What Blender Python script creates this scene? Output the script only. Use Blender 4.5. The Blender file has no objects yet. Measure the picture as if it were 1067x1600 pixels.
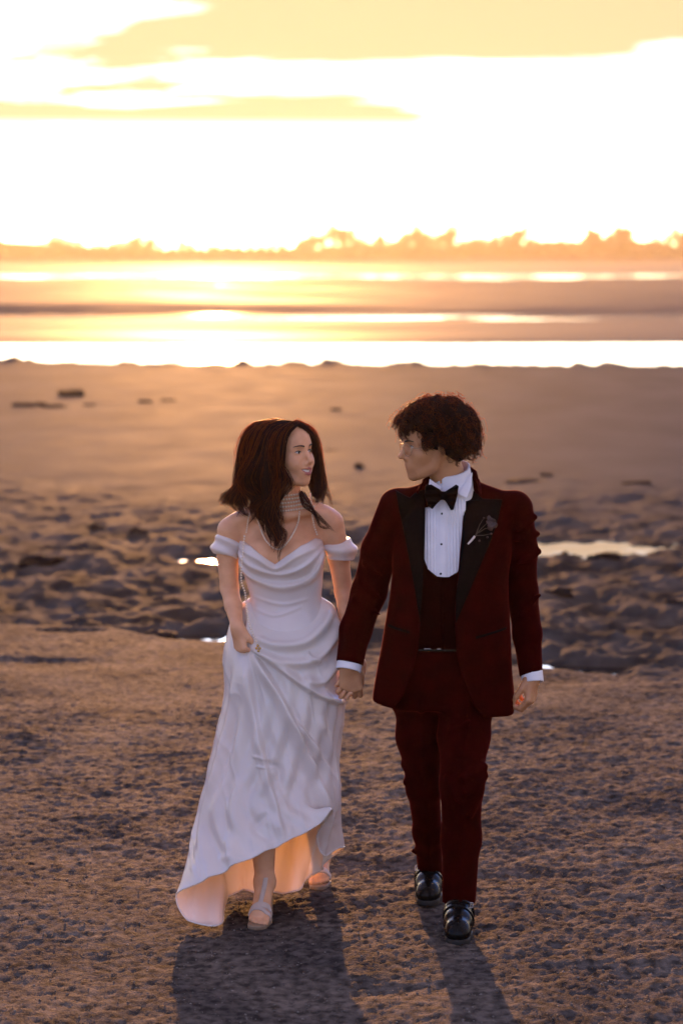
import bpy, bmesh, math, random
import numpy as np
from mathutils import Vector, Matrix
random.seed(7); rng = np.random.default_rng(7)
R = math.radians
S = bpy.context.scene
COL = S.collection

# ---------------------------------------------------------------- camera
CAM_H, FPX, PITCH = 2.227, 3778.0, math.atan(400/3778.0)
cam = bpy.data.cameras.new('camera')
cam.sensor_fit = 'VERTICAL'; cam.sensor_height = 36.0; cam.sensor_width = 24.0; cam.lens = 85.0
cam.clip_start = 0.1; cam.clip_end = 6000
cam.dof.use_dof = True; cam.dof.focus_distance = 7.95; cam.dof.aperture_fstop = 2.8
camo = bpy.data.objects.new('camera', cam); COL.objects.link(camo)
camo.location = (0, 0, CAM_H); camo.rotation_euler = (R(90) - PITCH, 0, 0)
S.camera = camo

# ---------------------------------------------------------------- sky, sun, exposure
SUN_EL, SUN_AZ = R(6.5), R(-3.0)          # azimuth measured from +Y towards +X
sun_dir = Vector((math.sin(SUN_AZ)*math.cos(SUN_EL), math.cos(SUN_AZ)*math.cos(SUN_EL), math.sin(SUN_EL)))
W = bpy.data.worlds.new('World'); S.world = W; W.use_nodes = True
nt = W.node_tree; nt.nodes.clear()
def N(t, ty, **kw):
    n = t.nodes.new(ty)
    for k, v in kw.items(): setattr(n, k, v)
    return n
sky = N(nt, 'ShaderNodeTexSky', sky_type='NISHITA'); sky.sun_disc = False
sky.sun_elevation = SUN_EL; sky.sun_rotation = SUN_AZ
sky.air_density = 1.0; sky.dust_density = 1.2; sky.ozone_density = 2.5; sky.altitude = 0
bg = N(nt, 'ShaderNodeBackground'); bg.inputs['Strength'].default_value = 0.10
wo = N(nt, 'ShaderNodeOutputWorld')
# thin evening cloud all over the sky: flat streaks on a high layer, projected from the view direction
tc = N(nt, 'ShaderNodeTexCoord'); sx = N(nt, 'ShaderNodeSeparateXYZ'); nt.links.new(tc.outputs['Generated'], sx.inputs[0])
zz = N(nt, 'ShaderNodeMath', operation='ABSOLUTE'); nt.links.new(sx.outputs['Z'], zz.inputs[0])
za = N(nt, 'ShaderNodeMath', operation='ADD'); nt.links.new(zz.outputs[0], za.inputs[0]); za.inputs[1].default_value = 0.06
dx = N(nt, 'ShaderNodeMath', operation='DIVIDE'); nt.links.new(sx.outputs['X'], dx.inputs[0]); nt.links.new(za.outputs[0], dx.inputs[1])
dy = N(nt, 'ShaderNodeMath', operation='DIVIDE'); nt.links.new(sx.outputs['Y'], dy.inputs[0]); nt.links.new(za.outputs[0], dy.inputs[1])
cv = N(nt, 'ShaderNodeCombineXYZ'); nt.links.new(dx.outputs[0], cv.inputs[0]); nt.links.new(dy.outputs[0], cv.inputs[1])
cn = N(nt, 'ShaderNodeTexNoise'); cn.inputs['Scale'].default_value = 0.5; cn.inputs['Detail'].default_value = 7; cn.inputs['Roughness'].default_value = 0.53
cn.inputs['Distortion'].default_value = 0.35
mp = N(nt, 'ShaderNodeMapping'); mp.inputs['Location'].default_value = (-16.508, 3.352, -1.022); mp.inputs['Scale'].default_value = (1.0, 0.9, 1)
nt.links.new(cv.outputs[0], mp.inputs[0]); nt.links.new(mp.outputs[0], cn.inputs['Vector'])
cr = N(nt, 'ShaderNodeValToRGB'); cr.color_ramp.elements[0].position = 0.39; cr.color_ramp.elements[1].position = 0.555
nt.links.new(cn.outputs['Fac'], cr.inputs[0])
mixc = N(nt, 'ShaderNodeMix', data_type='RGBA', blend_type='MIX')
lowf = N(nt, 'ShaderNodeMapRange'); lowf.inputs['From Min'].default_value = .028; lowf.inputs['From Max'].default_value = .056; lowf.inputs['To Min'].default_value = .12   # cloud thins out towards the horizon
nt.links.new(zz.outputs[0], lowf.inputs[0]); cm = N(nt, 'ShaderNodeMath', operation='MULTIPLY')
hif = N(nt, 'ShaderNodeMapRange'); hif.inputs['From Min'].default_value = .12; hif.inputs['From Max'].default_value = .45; hif.inputs['To Min'].default_value = 1; hif.inputs['To Max'].default_value = .5   # and is broken overhead
nt.links.new(zz.outputs[0], hif.inputs[0]); cm2 = N(nt, 'ShaderNodeMath', operation='MULTIPLY'); nt.links.new(cr.outputs[0], cm2.inputs[0]); nt.links.new(hif.outputs[0], cm2.inputs[1])
nt.links.new(cm2.outputs[0], cm.inputs[0]); nt.links.new(lowf.outputs[0], cm.inputs[1]); nt.links.new(cm.outputs[0], mixc.inputs['Factor'])
tint = N(nt, 'ShaderNodeMix', data_type='RGBA', blend_type='MULTIPLY'); tint.inputs['Factor'].default_value = 1   # daylight film balance
tint.inputs['B'].default_value = (.80, 1.06, 1.98, 1); nt.links.new(sky.outputs[0], tint.inputs['A'])
nt.links.new(tint.outputs['Result'], mixc.inputs['A']); mixc.inputs['B'].default_value = (2.4, 1.64, .92, 1)
nt.links.new(mixc.outputs['Result'], bg.inputs[0]); nt.links.new(bg.outputs[0], wo.inputs[0])
sl = bpy.data.lights.new('sun', 'SUN'); sl.energy = 3.0; sl.angle = R(0.5); sl.color = (1.0, 0.45, 0.15)
so = bpy.data.objects.new('sun', sl); COL.objects.link(so)
so.rotation_euler = (-sun_dir).to_track_quat('-Z', 'Y').to_euler()
so.location = sun_dir*50
vs = S.view_settings; vs.view_transform = 'Standard'; vs.look = 'None'; vs.gamma = 1.0; vs.exposure = 2.1
vs.use_curve_mapping = False
S.cycles.max_bounces = 8; S.cycles.transparent_max_bounces = 12; S.cycles.volume_bounces = 0
S.cycles.use_denoising = True; S.cycles.caustics_reflective = False; S.cycles.caustics_refractive = False
# ---------------------------------------------------------------- helpers
def at(u, v, y):
    """point at depth y (metres in front of the camera) for picture position u, v"""
    X = (u-533.5)/FPX; Y = -(v-800.0)/FPX
    ry = math.cos(PITCH) + Y*math.sin(PITCH); rz = -math.sin(PITCH) + Y*math.cos(PITCH)
    t = y/ry
    return np.array((X*t, y, CAM_H + rz*t))
def gy(v):
    """distance of flat ground seen at picture row v"""
    return CAM_H/math.tan(math.atan((v-800.0)/FPX)+PITCH)
def link(name, me, mat=None, parent=None, smooth=True):
    if mat is not None and not me.materials: me.materials.append(mat)
    o = bpy.data.objects.new(name, me); COL.objects.link(o)
    if parent is not None: o.parent = parent
    if smooth: me.polygons.foreach_set('use_smooth', np.ones(len(me.polygons), bool))
    return o
def tag(o, label=None, cat=None, group=None, kind=None):
    if label: o['label'] = label
    if cat: o['category'] = cat
    if group: o['group'] = group
    if kind: o['kind'] = kind
    return o
def empty(name, loc=(0, 0, 0)):
    o = bpy.data.objects.new(name, None); COL.objects.link(o); o.location = loc; o.empty_display_size = .1
    return o
def np_mesh(name, V, F):
    """mesh from vertex array and quad (or tri) array"""
    V = np.ascontiguousarray(V, np.float32); F = np.asarray(F, np.int32); k = F.shape[1]
    me = bpy.data.meshes.new(name)
    me.vertices.add(len(V)); me.vertices.foreach_set('co', V.ravel())
    me.loops.add(F.size); me.loops.foreach_set('vertex_index', F.ravel())
    me.polygons.add(len(F)); me.polygons.foreach_set('loop_start', np.arange(0, F.size, k, dtype=np.int32))
    me.update(calc_edges=True); me.validate()
    return me
def grid_faces(nr, nc, wrap=False):
    i = np.arange(nr-1)[:, None]; j = np.arange(nc if wrap else nc-1)[None, :]; j2 = (j+1) % nc
    return np.stack([i*nc+j, i*nc+j2, (i+1)*nc+j2, (i+1)*nc+j], -1).reshape(-1, 4)
def attr(me, name, val):
    a = me.attributes.new(name, 'FLOAT', 'POINT'); a.data.foreach_set('value', np.ascontiguousarray(val, np.float32))
def _h(ix, iy, seed):
    n = (ix.astype(np.int64)*374761393 + iy.astype(np.int64)*668265263 + seed*974711) & 0x7fffffff
    n = ((n ^ (n >> 13))*1274126177) & 0x7fffffff
    return ((n ^ (n >> 16)) & 0xffff)/65535.0
def vnoise(x, y, seed=0):
    ix = np.floor(x); iy = np.floor(y); fx = x-ix; fy = y-iy
    fx = fx*fx*fx*(fx*(fx*6-15)+10); fy = fy*fy*fy*(fy*(fy*6-15)+10)
    a = _h(ix, iy, seed); b = _h(ix+1, iy, seed); c = _h(ix, iy+1, seed); d = _h(ix+1, iy+1, seed)
    return (a+(b-a)*fx)*(1-fy) + (c+(d-c)*fx)*fy - .5
def fbm(x, y, oct=4, seed=0, gain=.5):
    s = 0; a = 1.0
    for k in range(oct):
        c, sn = math.cos(.7*k), math.sin(.7*k)
        s = s + a*vnoise((c*x-sn*y)*2**k + 17.3*k, (sn*x+c*y)*2**k - 9.1*k, seed+k); a *= gain
    return s
def sstep(a, b, x):
    t = np.clip((x-a)/(b-a), 0, 1); return t*t*(3-2*t)

# ---------------------------------------------------------------- materials
def mat(name, col=(.5, .5, .5), rough=.6, spec=.5, metal=0.0, **kw):
    m = bpy.data.materials.new(name); m.use_nodes = True
    b = m.node_tree.nodes['Principled BSDF']
    b.inputs['Base Color'].default_value = (*col, 1); b.inputs['Roughness'].default_value = rough
    b.inputs['Specular IOR Level'].default_value = spec; b.inputs['Metallic'].default_value = metal
    for k, v in kw.items(): b.inputs[k].default_value = v
    return m
def vary(m, scale, c0, c1, detail=5, bump=0, bscale=None, bdist=.01, stretch=(1, 1, 1), rough=None, p0=.35, p1=.65):
    """procedural colour and relief on object coordinates"""
    t = m.node_tree; b = t.nodes['Principled BSDF']
    tc = N(t, 'ShaderNodeTexCoord'); mp = N(t, 'ShaderNodeMapping'); mp.inputs['Scale'].default_value = stretch
    t.links.new(tc.outputs['Object'], mp.inputs[0])
    n = N(t, 'ShaderNodeTexNoise'); n.inputs['Scale'].default_value = scale; n.inputs['Detail'].default_value = detail
    t.links.new(mp.outputs[0], n.inputs['Vector'])
    r = N(t, 'ShaderNodeValToRGB'); r.color_ramp.elements[0].color = (*c0, 1); r.color_ramp.elements[1].color = (*c1, 1)
    r.color_ramp.elements[0].position = p0; r.color_ramp.elements[1].position = p1
    t.links.new(n.outputs['Fac'], r.inputs[0]); t.links.new(r.outputs[0], b.inputs['Base Color'])
    if rough:
        q = N(t, 'ShaderNodeMapRange'); q.inputs['From Min'].default_value = .35; q.inputs['From Max'].default_value = .65
        q.inputs['To Min'].default_value = rough[0]; q.inputs['To Max'].default_value = rough[1]
        t.links.new(n.outputs['Fac'], q.inputs[0]); t.links.new(q.outputs[0], b.inputs['Roughness'])
    if bump:
        n2 = N(t, 'ShaderNodeTexNoise'); n2.inputs['Scale'].default_value = bscale or scale*3; n2.inputs['Detail'].default_value = 4
        t.links.new(mp.outputs[0], n2.inputs['Vector'])
        bu = N(t, 'ShaderNodeBump'); bu.inputs['Strength'].default_value = bump; bu.inputs['Distance'].default_value = bdist
        t.links.new(n2.outputs['Fac'], bu.inputs['Height']); t.links.new(bu.outputs[0], b.inputs['Normal'])
    return m

# ================================================================ THE PLACE
# ---- shore: one fan-shaped sheet from behind the camera to the river, relief built in
PUD = [(882, 842, .62, .55), (850, 1021, .52, .10), (945, 1029, .20, .06), (322, 977, .24, .16), (292, 954, .17, .12), (117, 985, .13, .05), (340, 858, .2, .2), (1062, 960, .15, .1)]
PUDW = []
for (u, v, rx, ry) in PUD:
    y = gy(v); PUDW.append((at(u, v, y)[0], y, rx, ry))
def edge_y(x): return 13.75 - .46*x + .35*fbm(x*1.3, x*0+3.3, 3, 5)
def shore_h(x, y):
    ey = edge_y(x)
    g = 1 - sstep(-.12, .12, y-ey)                        # gravel bank
    mud = (1-g)*(1-sstep(17.5, 29, y + 3*fbm(x*.35, y*.15, 2, 60)))
    wide = .035*fbm(x*.8, y*.8, 2, 1)
    rg = np.clip(.55+1.6*fbm(x*.9, y*.55, 3, 15), .15, 1.1)
    gr = .014*fbm(x*2.0, y*1.6, 3, 11) + rg*.010*fbm(x*9, y*8, 3, 21, .6) + (.5+.6*rg)*.0080*fbm(x*52, y*42, 3, 31, .75)
    ruts = -.03*np.maximum(0, fbm(x*.5, y*2.2, 2, 77) - .16)
    n1 = fbm(x*1.15, y*.85, 4, 41, .55); n2 = fbm(x*3.6, y*2.1, 3, 51, .55)
    md = .075*np.maximum(n1, -.12) + .055*n2 + .030*fbm(x*9, y*5, 3, 58, .6)
    far = .004*fbm(x*.6, y*.25, 3, 71) + .007*fbm(x*7, y*3.5, 3, 73)
    h = wide*.5*(g+mud) + g*(gr + ruts) + mud*md + (1-g)*(1-mud)*far - .065*(1-g)
    for (px, py, rx, ry) in PUDW:
        q = ((x-px)/rx)**2 + ((y-py)/ry)**2
        h = h - (1-sstep(.3, 2.2, q))*(.05 + np.maximum(h+.075, 0))
    wl = 52.2 - .10*x + 1.3*fbm(x*.35, x*0, 3, 91)            # the river's near edge
    lump = np.maximum(0, .08+fbm(x*2.8, y*.5, 3, 95))*.22*np.exp(-((y-wl+1.2)/1.0)**2)
    h = h + lump - .5*sstep(-1, 3, y-wl)
    return h, g, mud
rows = [2.0]
while rows[-1] < 57:
    y = rows[-1]
    rows.append(y + (0.05 if y < 6.2 else max(.0165, 1.2e-4*y*y)))
rows = np.array(rows); cols = np.concatenate([np.linspace(-4, -1.75, 60)[:-1], np.linspace(-1.75, 1.75, 320), np.linspace(1.75, 4, 60)[1:]])
sc = np.maximum(rows, 6.5)/7.0
X = cols[None, :]*sc[:, None]; Y = np.repeat(rows[:, None], len(cols), 1)
Z, G, M_ = shore_h(X, Y)
me = np_mesh('ground', np.stack([X, Y, Z], -1).reshape(-1, 3), grid_faces(len(rows), len(cols)))
attr(me, 'gravel', G.ravel()); attr(me, 'mud', M_.ravel())
SHORE_MAT = mat('wet_shore', (.05, .04, .035), .7, .18)
def build_shore_mat(m):
    t = m.node_tree; b = t.nodes['Principled BSDF']
    tc = N(t, 'ShaderNodeTexCoord')
    ag = N(t, 'ShaderNodeAttribute', attribute_name='gravel'); am = N(t, 'ShaderNodeAttribute', attribute_name='mud')
    def noise(s, d=5, st=(1, 1, 1)):
        mp = N(t, 'ShaderNodeMapping'); mp.inputs['Scale'].default_value = st
        t.links.new(tc.outputs['Object'], mp.inputs[0])
        n = N(t, 'ShaderNodeTexNoise'); n.inputs['Scale'].default_value = s; n.inputs['Detail'].default_value = d
        t.links.new(mp.outputs[0], n.inputs['Vector']); return n
    def ramp(n, c0, c1, a=.35, bb=.65):
        r = N(t, 'ShaderNodeValToRGB'); r.color_ramp.elements[0].color = (*c0, 1); r.color_ramp.elements[1].color = (*c1, 1)
        r.color_ramp.elements[0].position = a; r.color_ramp.elements[1].position = bb
        t.links.new(n.outputs['Fac'], r.inputs[0]); return r
    grav = ramp(noise(26, 6), (.044, .039, .034), (.150, .129, .111))
    grav2 = ramp(noise(2.2, 4), (.6, .6, .64), (1.2, 1.15, 1.1))
    gm = N(t, 'ShaderNodeMix', data_type='RGBA', blend_type='MULTIPLY'); gm.inputs['Factor'].default_value = 1
    t.links.new(grav.outputs[0], gm.inputs['A']); t.links.new(grav2.outputs[0], gm.inputs['B'])
    sand = ramp(noise(.9, 5, (1, .4, 1)), (.064, .067, .070), (.080, .084, .087))
    mudc = ramp(noise(3.5, 5, (1, .6, 1)), (.030, .028, .026), (.088, .079, .072))
    m1 = N(t, 'ShaderNodeMix', data_type='RGBA'); t.links.new(am.outputs['Fac'], m1.inputs['Factor'])
    t.links.new(sand.outputs[0], m1.inputs['A']); t.links.new(mudc.outputs[0], m1.inputs['B'])
    m2 = N(t, 'ShaderNodeMix', data_type='RGBA'); t.links.new(ag.outputs['Fac'], m2.inputs['Factor'])
    t.links.new(m1.outputs['Result'], m2.inputs['A']); t.links.new(gm.outputs['Result'], m2.inputs['B'])
    t.links.new(m2.outputs['Result'], b.inputs['Base Color'])
    # gloss: gravel is matt with damp grains, mud and sand are wet
    rn = noise(1.4, 5, (1, .5, 1)); rr = N(t, 'ShaderNodeMapRange'); rr.inputs['From Min'].default_value = .3; rr.inputs['From Max'].default_value = .7
    rr.inputs['To Min'].default_value = .72; rr.inputs['To Max'].default_value = .80; t.links.new(rn.outputs['Fac'], rr.inputs[0])
    rg = N(t, 'ShaderNodeMapRange'); rg.inputs['From Min'].default_value = .35; rg.inputs['From Max'].default_value = .65
    rg.inputs['To Min'].default_value = .75; rg.inputs['To Max'].default_value = .9; t.links.new(noise(60, 3).outputs['Fac'], rg.inputs[0])
    m3 = N(t, 'ShaderNodeMix', data_type='FLOAT'); t.links.new(ag.outputs['Fac'], m3.inputs['Factor'])
    t.links.new(rr.outputs[0], m3.inputs['A']); t.links.new(rg.outputs[0], m3.inputs['B']); t.links.new(m3.outputs['Result'], b.inputs['Roughness'])
    m4 = N(t, 'ShaderNodeMix', data_type='FLOAT'); t.links.new(ag.outputs['Fac'], m4.inputs['Factor']); m4.inputs['A'].default_value = .0007; m4.inputs['B'].default_value = .0028
    t.links.new(m4.outputs['Result'], b.inputs['Specular IOR Level'])
    bu = N(t, 'ShaderNodeBump'); bu.inputs['Strength'].default_value = .9; bu.inputs['Distance'].default_value = .010
    t.links.new(noise(120, 6).outputs['Fac'], bu.inputs['Height']); t.links.new(bu.outputs[0], b.inputs['Normal'])
build_shore_mat(SHORE_MAT)
tag(link('ground', me, SHORE_MAT), kind='structure')

WATER = mat('water', (.012, .012, .012), .06, .5)
t_ = WATER.node_tree; b_ = t_.nodes['Principled BSDF']; b_.inputs['IOR'].default_value = 1.33
tc_ = N(t_, 'ShaderNodeTexCoord'); mp_ = N(t_, 'ShaderNodeMapping'); mp_.inputs['Scale'].default_value = (1, .35, 1)
n_ = N(t_, 'ShaderNodeTexNoise'); n_.inputs['Scale'].default_value = 1.2; n_.inputs['Detail'].default_value = 4
bu_ = N(t_, 'ShaderNodeBump'); bu_.inputs['Strength'].default_value = .25; bu_.inputs['Distance'].default_value = .05
t_.links.new(tc_.outputs['Object'], mp_.inputs[0]); t_.links.new(mp_.outputs[0], n_.inputs['Vector'])
t_.links.new(n_.outputs['Fac'], bu_.inputs['Height']); t_.links.new(bu_.outputs[0], b_.inputs['Normal'])
def sheet(name, y0, y1, zf, m, nr=60, nc=120, wid=.55, kind='structure', wob=0, seed=0):
    ys = np.geomspace(y0, y1, nr); s = np.linspace(-1, 1, nc)
    X = s[None, :]*(ys[:, None]*wid+6); Y = np.repeat(ys[:, None], nc, 1)
    if wob: Y = Y + (wob*fbm(X*.06, X*0+seed, 3, seed))*(1-sstep(0, .5, (Y-y0)/(y1-y0)))
    Z = zf(X, Y) if callable(zf) else np.full_like(X, zf)
    me = np_mesh(name, np.stack([X, Y, Z], -1).reshape(-1, 3), grid_faces(nr, nc))
    return tag(link(name, me, m), kind=kind)
sheet('river', 49.5, 103, -.18, WATER, 40, 60)
for i, (px, py, rx, ry) in enumerate(PUDW):
    a = np.linspace(0, 2*np.pi, 28, endpoint=False); k = 1.5*(1+.15*np.sin(3*a+i))
    V = np.concatenate([[[px, py, -.092]], np.stack([px+rx*k*np.cos(a), py+ry*k*np.sin(a), 0*a-.092], -1)])
    me = np_mesh('puddle', V, [(0, 1+j, 1+(j+1) % 28) for j in range(28)])
    tag(link('puddle', me, WATER), kind='structure')
BAR = vary(mat('wet_sandbar', spec=.003), .12, (.058, .060, .066), (.092, .095, .104), stretch=(.25, 1, 1), bump=.5, bscale=1.2, bdist=.05, rough=(.6, .85))
BANK = vary(mat('mud_bank', spec=.002), .15, (.055, .052, .057), (.09, .086, .092), stretch=(.3, 1, 1), bump=.6, bscale=.8, bdist=.1, rough=(.6, .85))
sheet('sandbar', 66.5, 98, lambda x, y: -.20 + .12*sstep(66, 69.5, y+2*fbm(x*.05, y*0, 3, 3)) + .04*fbm(x*.1, y*.25, 3, 33) - .10*sstep(88, 93, y + 4*fbm(x*.03, y*.02, 3, 8)), BAR, 50, 160, wob=3, seed=4)
def bank_z(x, y):
    e = y - (100 + 5*fbm(x*.03, x*0+2, 3, 14))
    return -.3 + sstep(0, 7, e)*(.48 + .30*fbm(x*.06, y*.1, 4, 15)) + .10*fbm(x*.25, y*.12, 3, 16)*sstep(0, 4, e) - .42*sstep(212, 240, y + 25*fbm(x*.01, y*.01, 3, 18))
sheet('mud_bank', 98, 330, bank_z, BANK, 130, 220)
sheet('far_water', 180, 460, .07, WATER, 20, 40)
sheet('far_sand', 262, 640, lambda x, y: -.05 + .35*sstep(270, 320, y + 30*fbm(x*.008, y*.004, 3, 21)) + .1*fbm(x*.02, y*.05, 3, 22), BAR, 50, 90)
FARG = vary(mat('far_grass', spec=.2, rough=.9), .02, (.05, .045, .025), (.09, .075, .04))
def dyke_z(x, y): return .1 + 1.7*sstep(600, 625, y + 10*fbm(x*.01, x*0, 2, 25)) + .4*fbm(x*.03, y*.03, 3, 26)
sheet('far_bank', 590, 4000, dyke_z, FARG, 60, 120, wid=.8)
# ---- trees of the far shore
BARK = vary(mat('far_bark', rough=.9, spec=.2), 2.0, (.035, .027, .02), (.07, .052, .038))
TWIG = vary(mat('far_twigs', rough=.9, spec=.15), 1.0, (.05, .035, .02), (.10, .07, .04))
IVY = vary(mat('far_evergreen', rough=.8, spec=.2), 1.5, (.02, .028, .012), (.05, .06, .025))
def tube_arrays(P, Rr, n=4):
    """tapered tube along points P with radii Rr"""
    P = np.asarray(P, float); Rr = np.broadcast_to(np.asarray(Rr, float), (len(P),))
    T = np.gradient(P, axis=0); T /= np.linalg.norm(T, axis=1)[:, None]+1e-9
    up = np.array((0, 0, 1.)) if abs(T[0][2]) < .9 else np.array((1., 0, 0))
    A = np.cross(T, up); A /= np.linalg.norm(A, axis=1)[:, None]+1e-9; B = np.cross(T, A)
    th = np.arange(n)*2*np.pi/n
    V = P[:, None, :] + Rr[:, None, None]*(np.cos(th)[None, :, None]*A[:, None, :] + np.sin(th)[None, :, None]*B[:, None, :])
    return V.reshape(-1, 3), grid_faces(len(P), n, True)
def merge(parts):
    Vs, Fs, o = [], [], 0
    for V, F in parts:
        Vs.append(V); Fs.append(np.asarray(F)+o); o += len(V)
    return np.concatenate(Vs), np.concatenate(Fs)
def make_tree(h, spread, seed, leafy=0.0):
    r = np.random.default_rng(seed); trunk = []; crown = []
    th = h*r.uniform(.14, .22); lean = r.normal(0, .04, 2)*h
    tp = np.array([(0, 0, -.3), (lean[0]*.2, lean[1]*.2, th*.5), (lean[0]*.5, lean[1]*.5, th), (lean[0], lean[1], h*.8)])
    trunk.append(tube_arrays(tp, [h*.034, h*.026, h*.020, h*.008], 6))
    def br(p, d, L, rad, lev):
        n = 4; pts = [p]; 
        for k in range(n):
            d = d + r.normal(0, .13, 3) + np.array((0, 0, .06)); d /= np.linalg.norm(d); pts.append(pts[-1]+d*L/n)
        crown.append(tube_arrays(pts, np.linspace(rad, rad*.35, n+1), 3))
        if lev < 3:
            for k in range(4 if lev < 2 else 3):
                q = pts[1+(k % n)]; e = d + r.normal(0, .55, 3); e /= np.linalg.norm(e); br(q, e, L*r.uniform(.45, .7), rad*.5, lev+1)
    for k in range(11):
        z = th*r.uniform(.8, 3.2) ; a = k*2.4 + r.uniform(-.4, .4); s = spread/h
        d = np.array((math.cos(a)*s*1.6, math.sin(a)*s*1.6, 1.0)); d /= np.linalg.norm(d)
        f = min(1, z/(h*.8)); br(np.array((lean[0]*f, lean[1]*f, min(z, h*.72))), d, h*r.uniform(.32, .48), h*.008+.02, 0)
    if leafy:
        c = np.concatenate([V for V, F in crown]); n = int(5200*leafy)
        q = c[r.integers(0, len(c), n)] + r.normal(0, .22, (n, 3)); s = r.uniform(.14, .34, n)[:, None]
        a = r.normal(0, 1, (n, 3)); a /= np.linalg.norm(a, axis=1)[:, None]; b = np.cross(a, r.normal(0, 1, (n, 3))); b /= np.linalg.norm(b, axis=1)[:, None]
        V = np.stack([q-a*s, q+b*s*.6, q+a*s, q-b*s*.6], 1).reshape(-1, 3); crown.append((V, np.arange(4*n).reshape(-1, 4)))
    return np_mesh('trunk', *merge(trunk)), np_mesh('crown', *merge(crown))
protos = [make_tree(7.5, 2.6, 101, .55), make_tree(9, 2.8, 102, .5), make_tree(8, 3.6, 103, .7), make_tree(10, 2.4, 104, .45), make_tree(7, 3.4, 105, 1.2)]
for k, (a, b) in enumerate(protos): a.materials.append(BARK); b.materials.append(IVY if k == 4 else TWIG)
def place_tree(u, top, k, label, group, yb):
    base = at(u, 412, yb); zt = at(u, top, yb)[2]; hp = (7.5, 9, 8, 10, 7)[k]
    z0 = float(dyke_z(np.array([base[0]]), np.array([yb]))[0])
    root = empty('tree', (base[0], yb, z0)); s = max(.35, (zt-z0)/hp)
    root.scale = (s*random.uniform(.9, 1.15), s, s); root.rotation_euler = (0, 0, random.uniform(0, 6.28))
    for nm, md in (('trunk', protos[k][0]), ('crown', protos[k][1])):
        o = bpy.data.objects.new(nm, md); COL.objects.link(o); o.parent = root
    tag(root, label, 'tree', group); return root
T_A = ('one of the low bare trees packed along the left end of the far shore', 'low trees at the left of the far shore')
T_B = ('one of the small bare trees on the far shore under the brightest sky', 'small trees under the brightest sky')
T_C = ('one of the taller thin bare trees in the right half of the far shore', 'taller bare trees at the right of the far shore')
u = -40
while u < 1120:
    if u < 245: top = 379 + 5*math.sin(u*.05) + random.uniform(-3, 3); g = T_A; st = random.uniform(9, 15)
    elif u < 460: top = 383 - 3*math.sin(u*.03) + random.uniform(-4, 4); g = T_B; st = random.uniform(11, 19)
    else:
        top = 371 + 6*math.sin(u*.045) + random.uniform(-7, 7); g = T_C; st = random.uniform(8, 14)
        if abs(u-860) < 45: top += 6
    place_tree(u, top, random.choice((0, 1, 2, 3)), g[0], g[1], random.uniform(632, 690)); u += st
place_tree(652, 358, 3, 'tall lone bare tree near the middle of the far shore', None, 640)
place_tree(706, 357, 3, 'tall bare tree right of the lone middle tree on the far shore', None, 640)
place_tree(797, 374, 4, 'dark rounded bush-like tree on the right half of the far shore', None, 630)
place_tree(925, 364, 4, 'left of two dark dense trees at the right of the far shore', None, 632)
place_tree(975, 361, 4, 'right and darkest of two dense trees at the right of the far shore', None, 628)
# undergrowth that reads as one mass along the foot of the trees
r_ = np.random.default_rng(5); n = 60000
ux = r_.uniform(-170, 170, n); uy = r_.uniform(622, 680, n)
hh = (1.5 + 1.6*np.clip(fbm(ux*.03, uy*0+1, 3, 44)+.35, 0, 1))*np.where(ux < -50, 1.9, np.where(ux > -5, 1.7, 1.2))
zz_ = dyke_z(ux, uy) + hh*r_.uniform(0, 1, n)**1.3
a = r_.normal(0, 1, (n, 3)); a /= np.linalg.norm(a, axis=1)[:, None]; b = np.cross(a, r_.normal(0, 1, (n, 3))); b /= np.linalg.norm(b, axis=1)[:, None]
s = r_.uniform(.25, .6, n)[:, None]; q = np.stack([ux, uy, zz_], -1)
V = np.stack([q-a*s, q+b*s*.7, q+a*s, q-b*s*.7], 1).reshape(-1, 3)
me = np_mesh('undergrowth', V, np.arange(4*n).reshape(-1, 4))
tag(link('undergrowth', me, TWIG, smooth=False), 'brown scrub running along the foot of the far shore trees', 'scrub', kind='stuff')

# ---- the evening air
HAZE = bpy.data.materials.new('haze'); HAZE.use_nodes = True; t_ = HAZE.node_tree; t_.nodes.clear()
pv = N(t_, 'ShaderNodeVolumePrincipled'); pv.inputs['Color'].default_value = (.95, .88, .76, 1); pv.inputs['Density'].default_value = HAZE_D = .00012
pv.inputs['Anisotropy'].default_value = .72
ou = N(t_, 'ShaderNodeOutputMaterial'); t_.links.new(pv.outputs[0], ou.inputs['Volume'])
bm = bmesh.new(); bmesh.ops.create_cube(bm, size=1); me = bpy.data.meshes.new('haze'); bm.to_mesh(me)
for v in me.vertices: v.co = (v.co.x*7000, (-30 if v.co.y < 0 else 4100), (-2.5 if v.co.z < 0 else 16))
hz = link('haze', me, HAZE, smooth=False); tag(hz, 'warm thin evening haze over the river', 'haze', kind='stuff')
# ================================================================ sculpting tools: implicit shapes turned into one continuous surface
def V3(*a): return np.array(a, float)
def smin(a, b, k):
    h = np.maximum(k-np.abs(a-b), 0)/k
    return np.minimum(a, b) - h*h*k*.25
def smax(a, b, k): return -smin(-a, -b, k)
def ball(P, c, r): return np.linalg.norm(P-c, axis=1)-r
def ell(P, c, r, rot=None):
    q = P-np.asarray(c, float)
    if rot is not None: q = q@rot
    r = np.asarray(r, float); k0 = np.linalg.norm(q/r, axis=1); k1 = np.linalg.norm(q/(r*r), axis=1)+1e-9
    return k0*(k0-1)/k1
def cap(P, a, b, ra, rb=None):
    rb = ra if rb is None else rb
    a = np.asarray(a, float); b = np.asarray(b, float); ab = b-a; t = np.clip(((P-a)@ab)/(ab@ab+1e-12), 0, 1)
    return np.linalg.norm(P-a-t[:, None]*ab, axis=1) - (ra+(rb-ra)*t)
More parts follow.
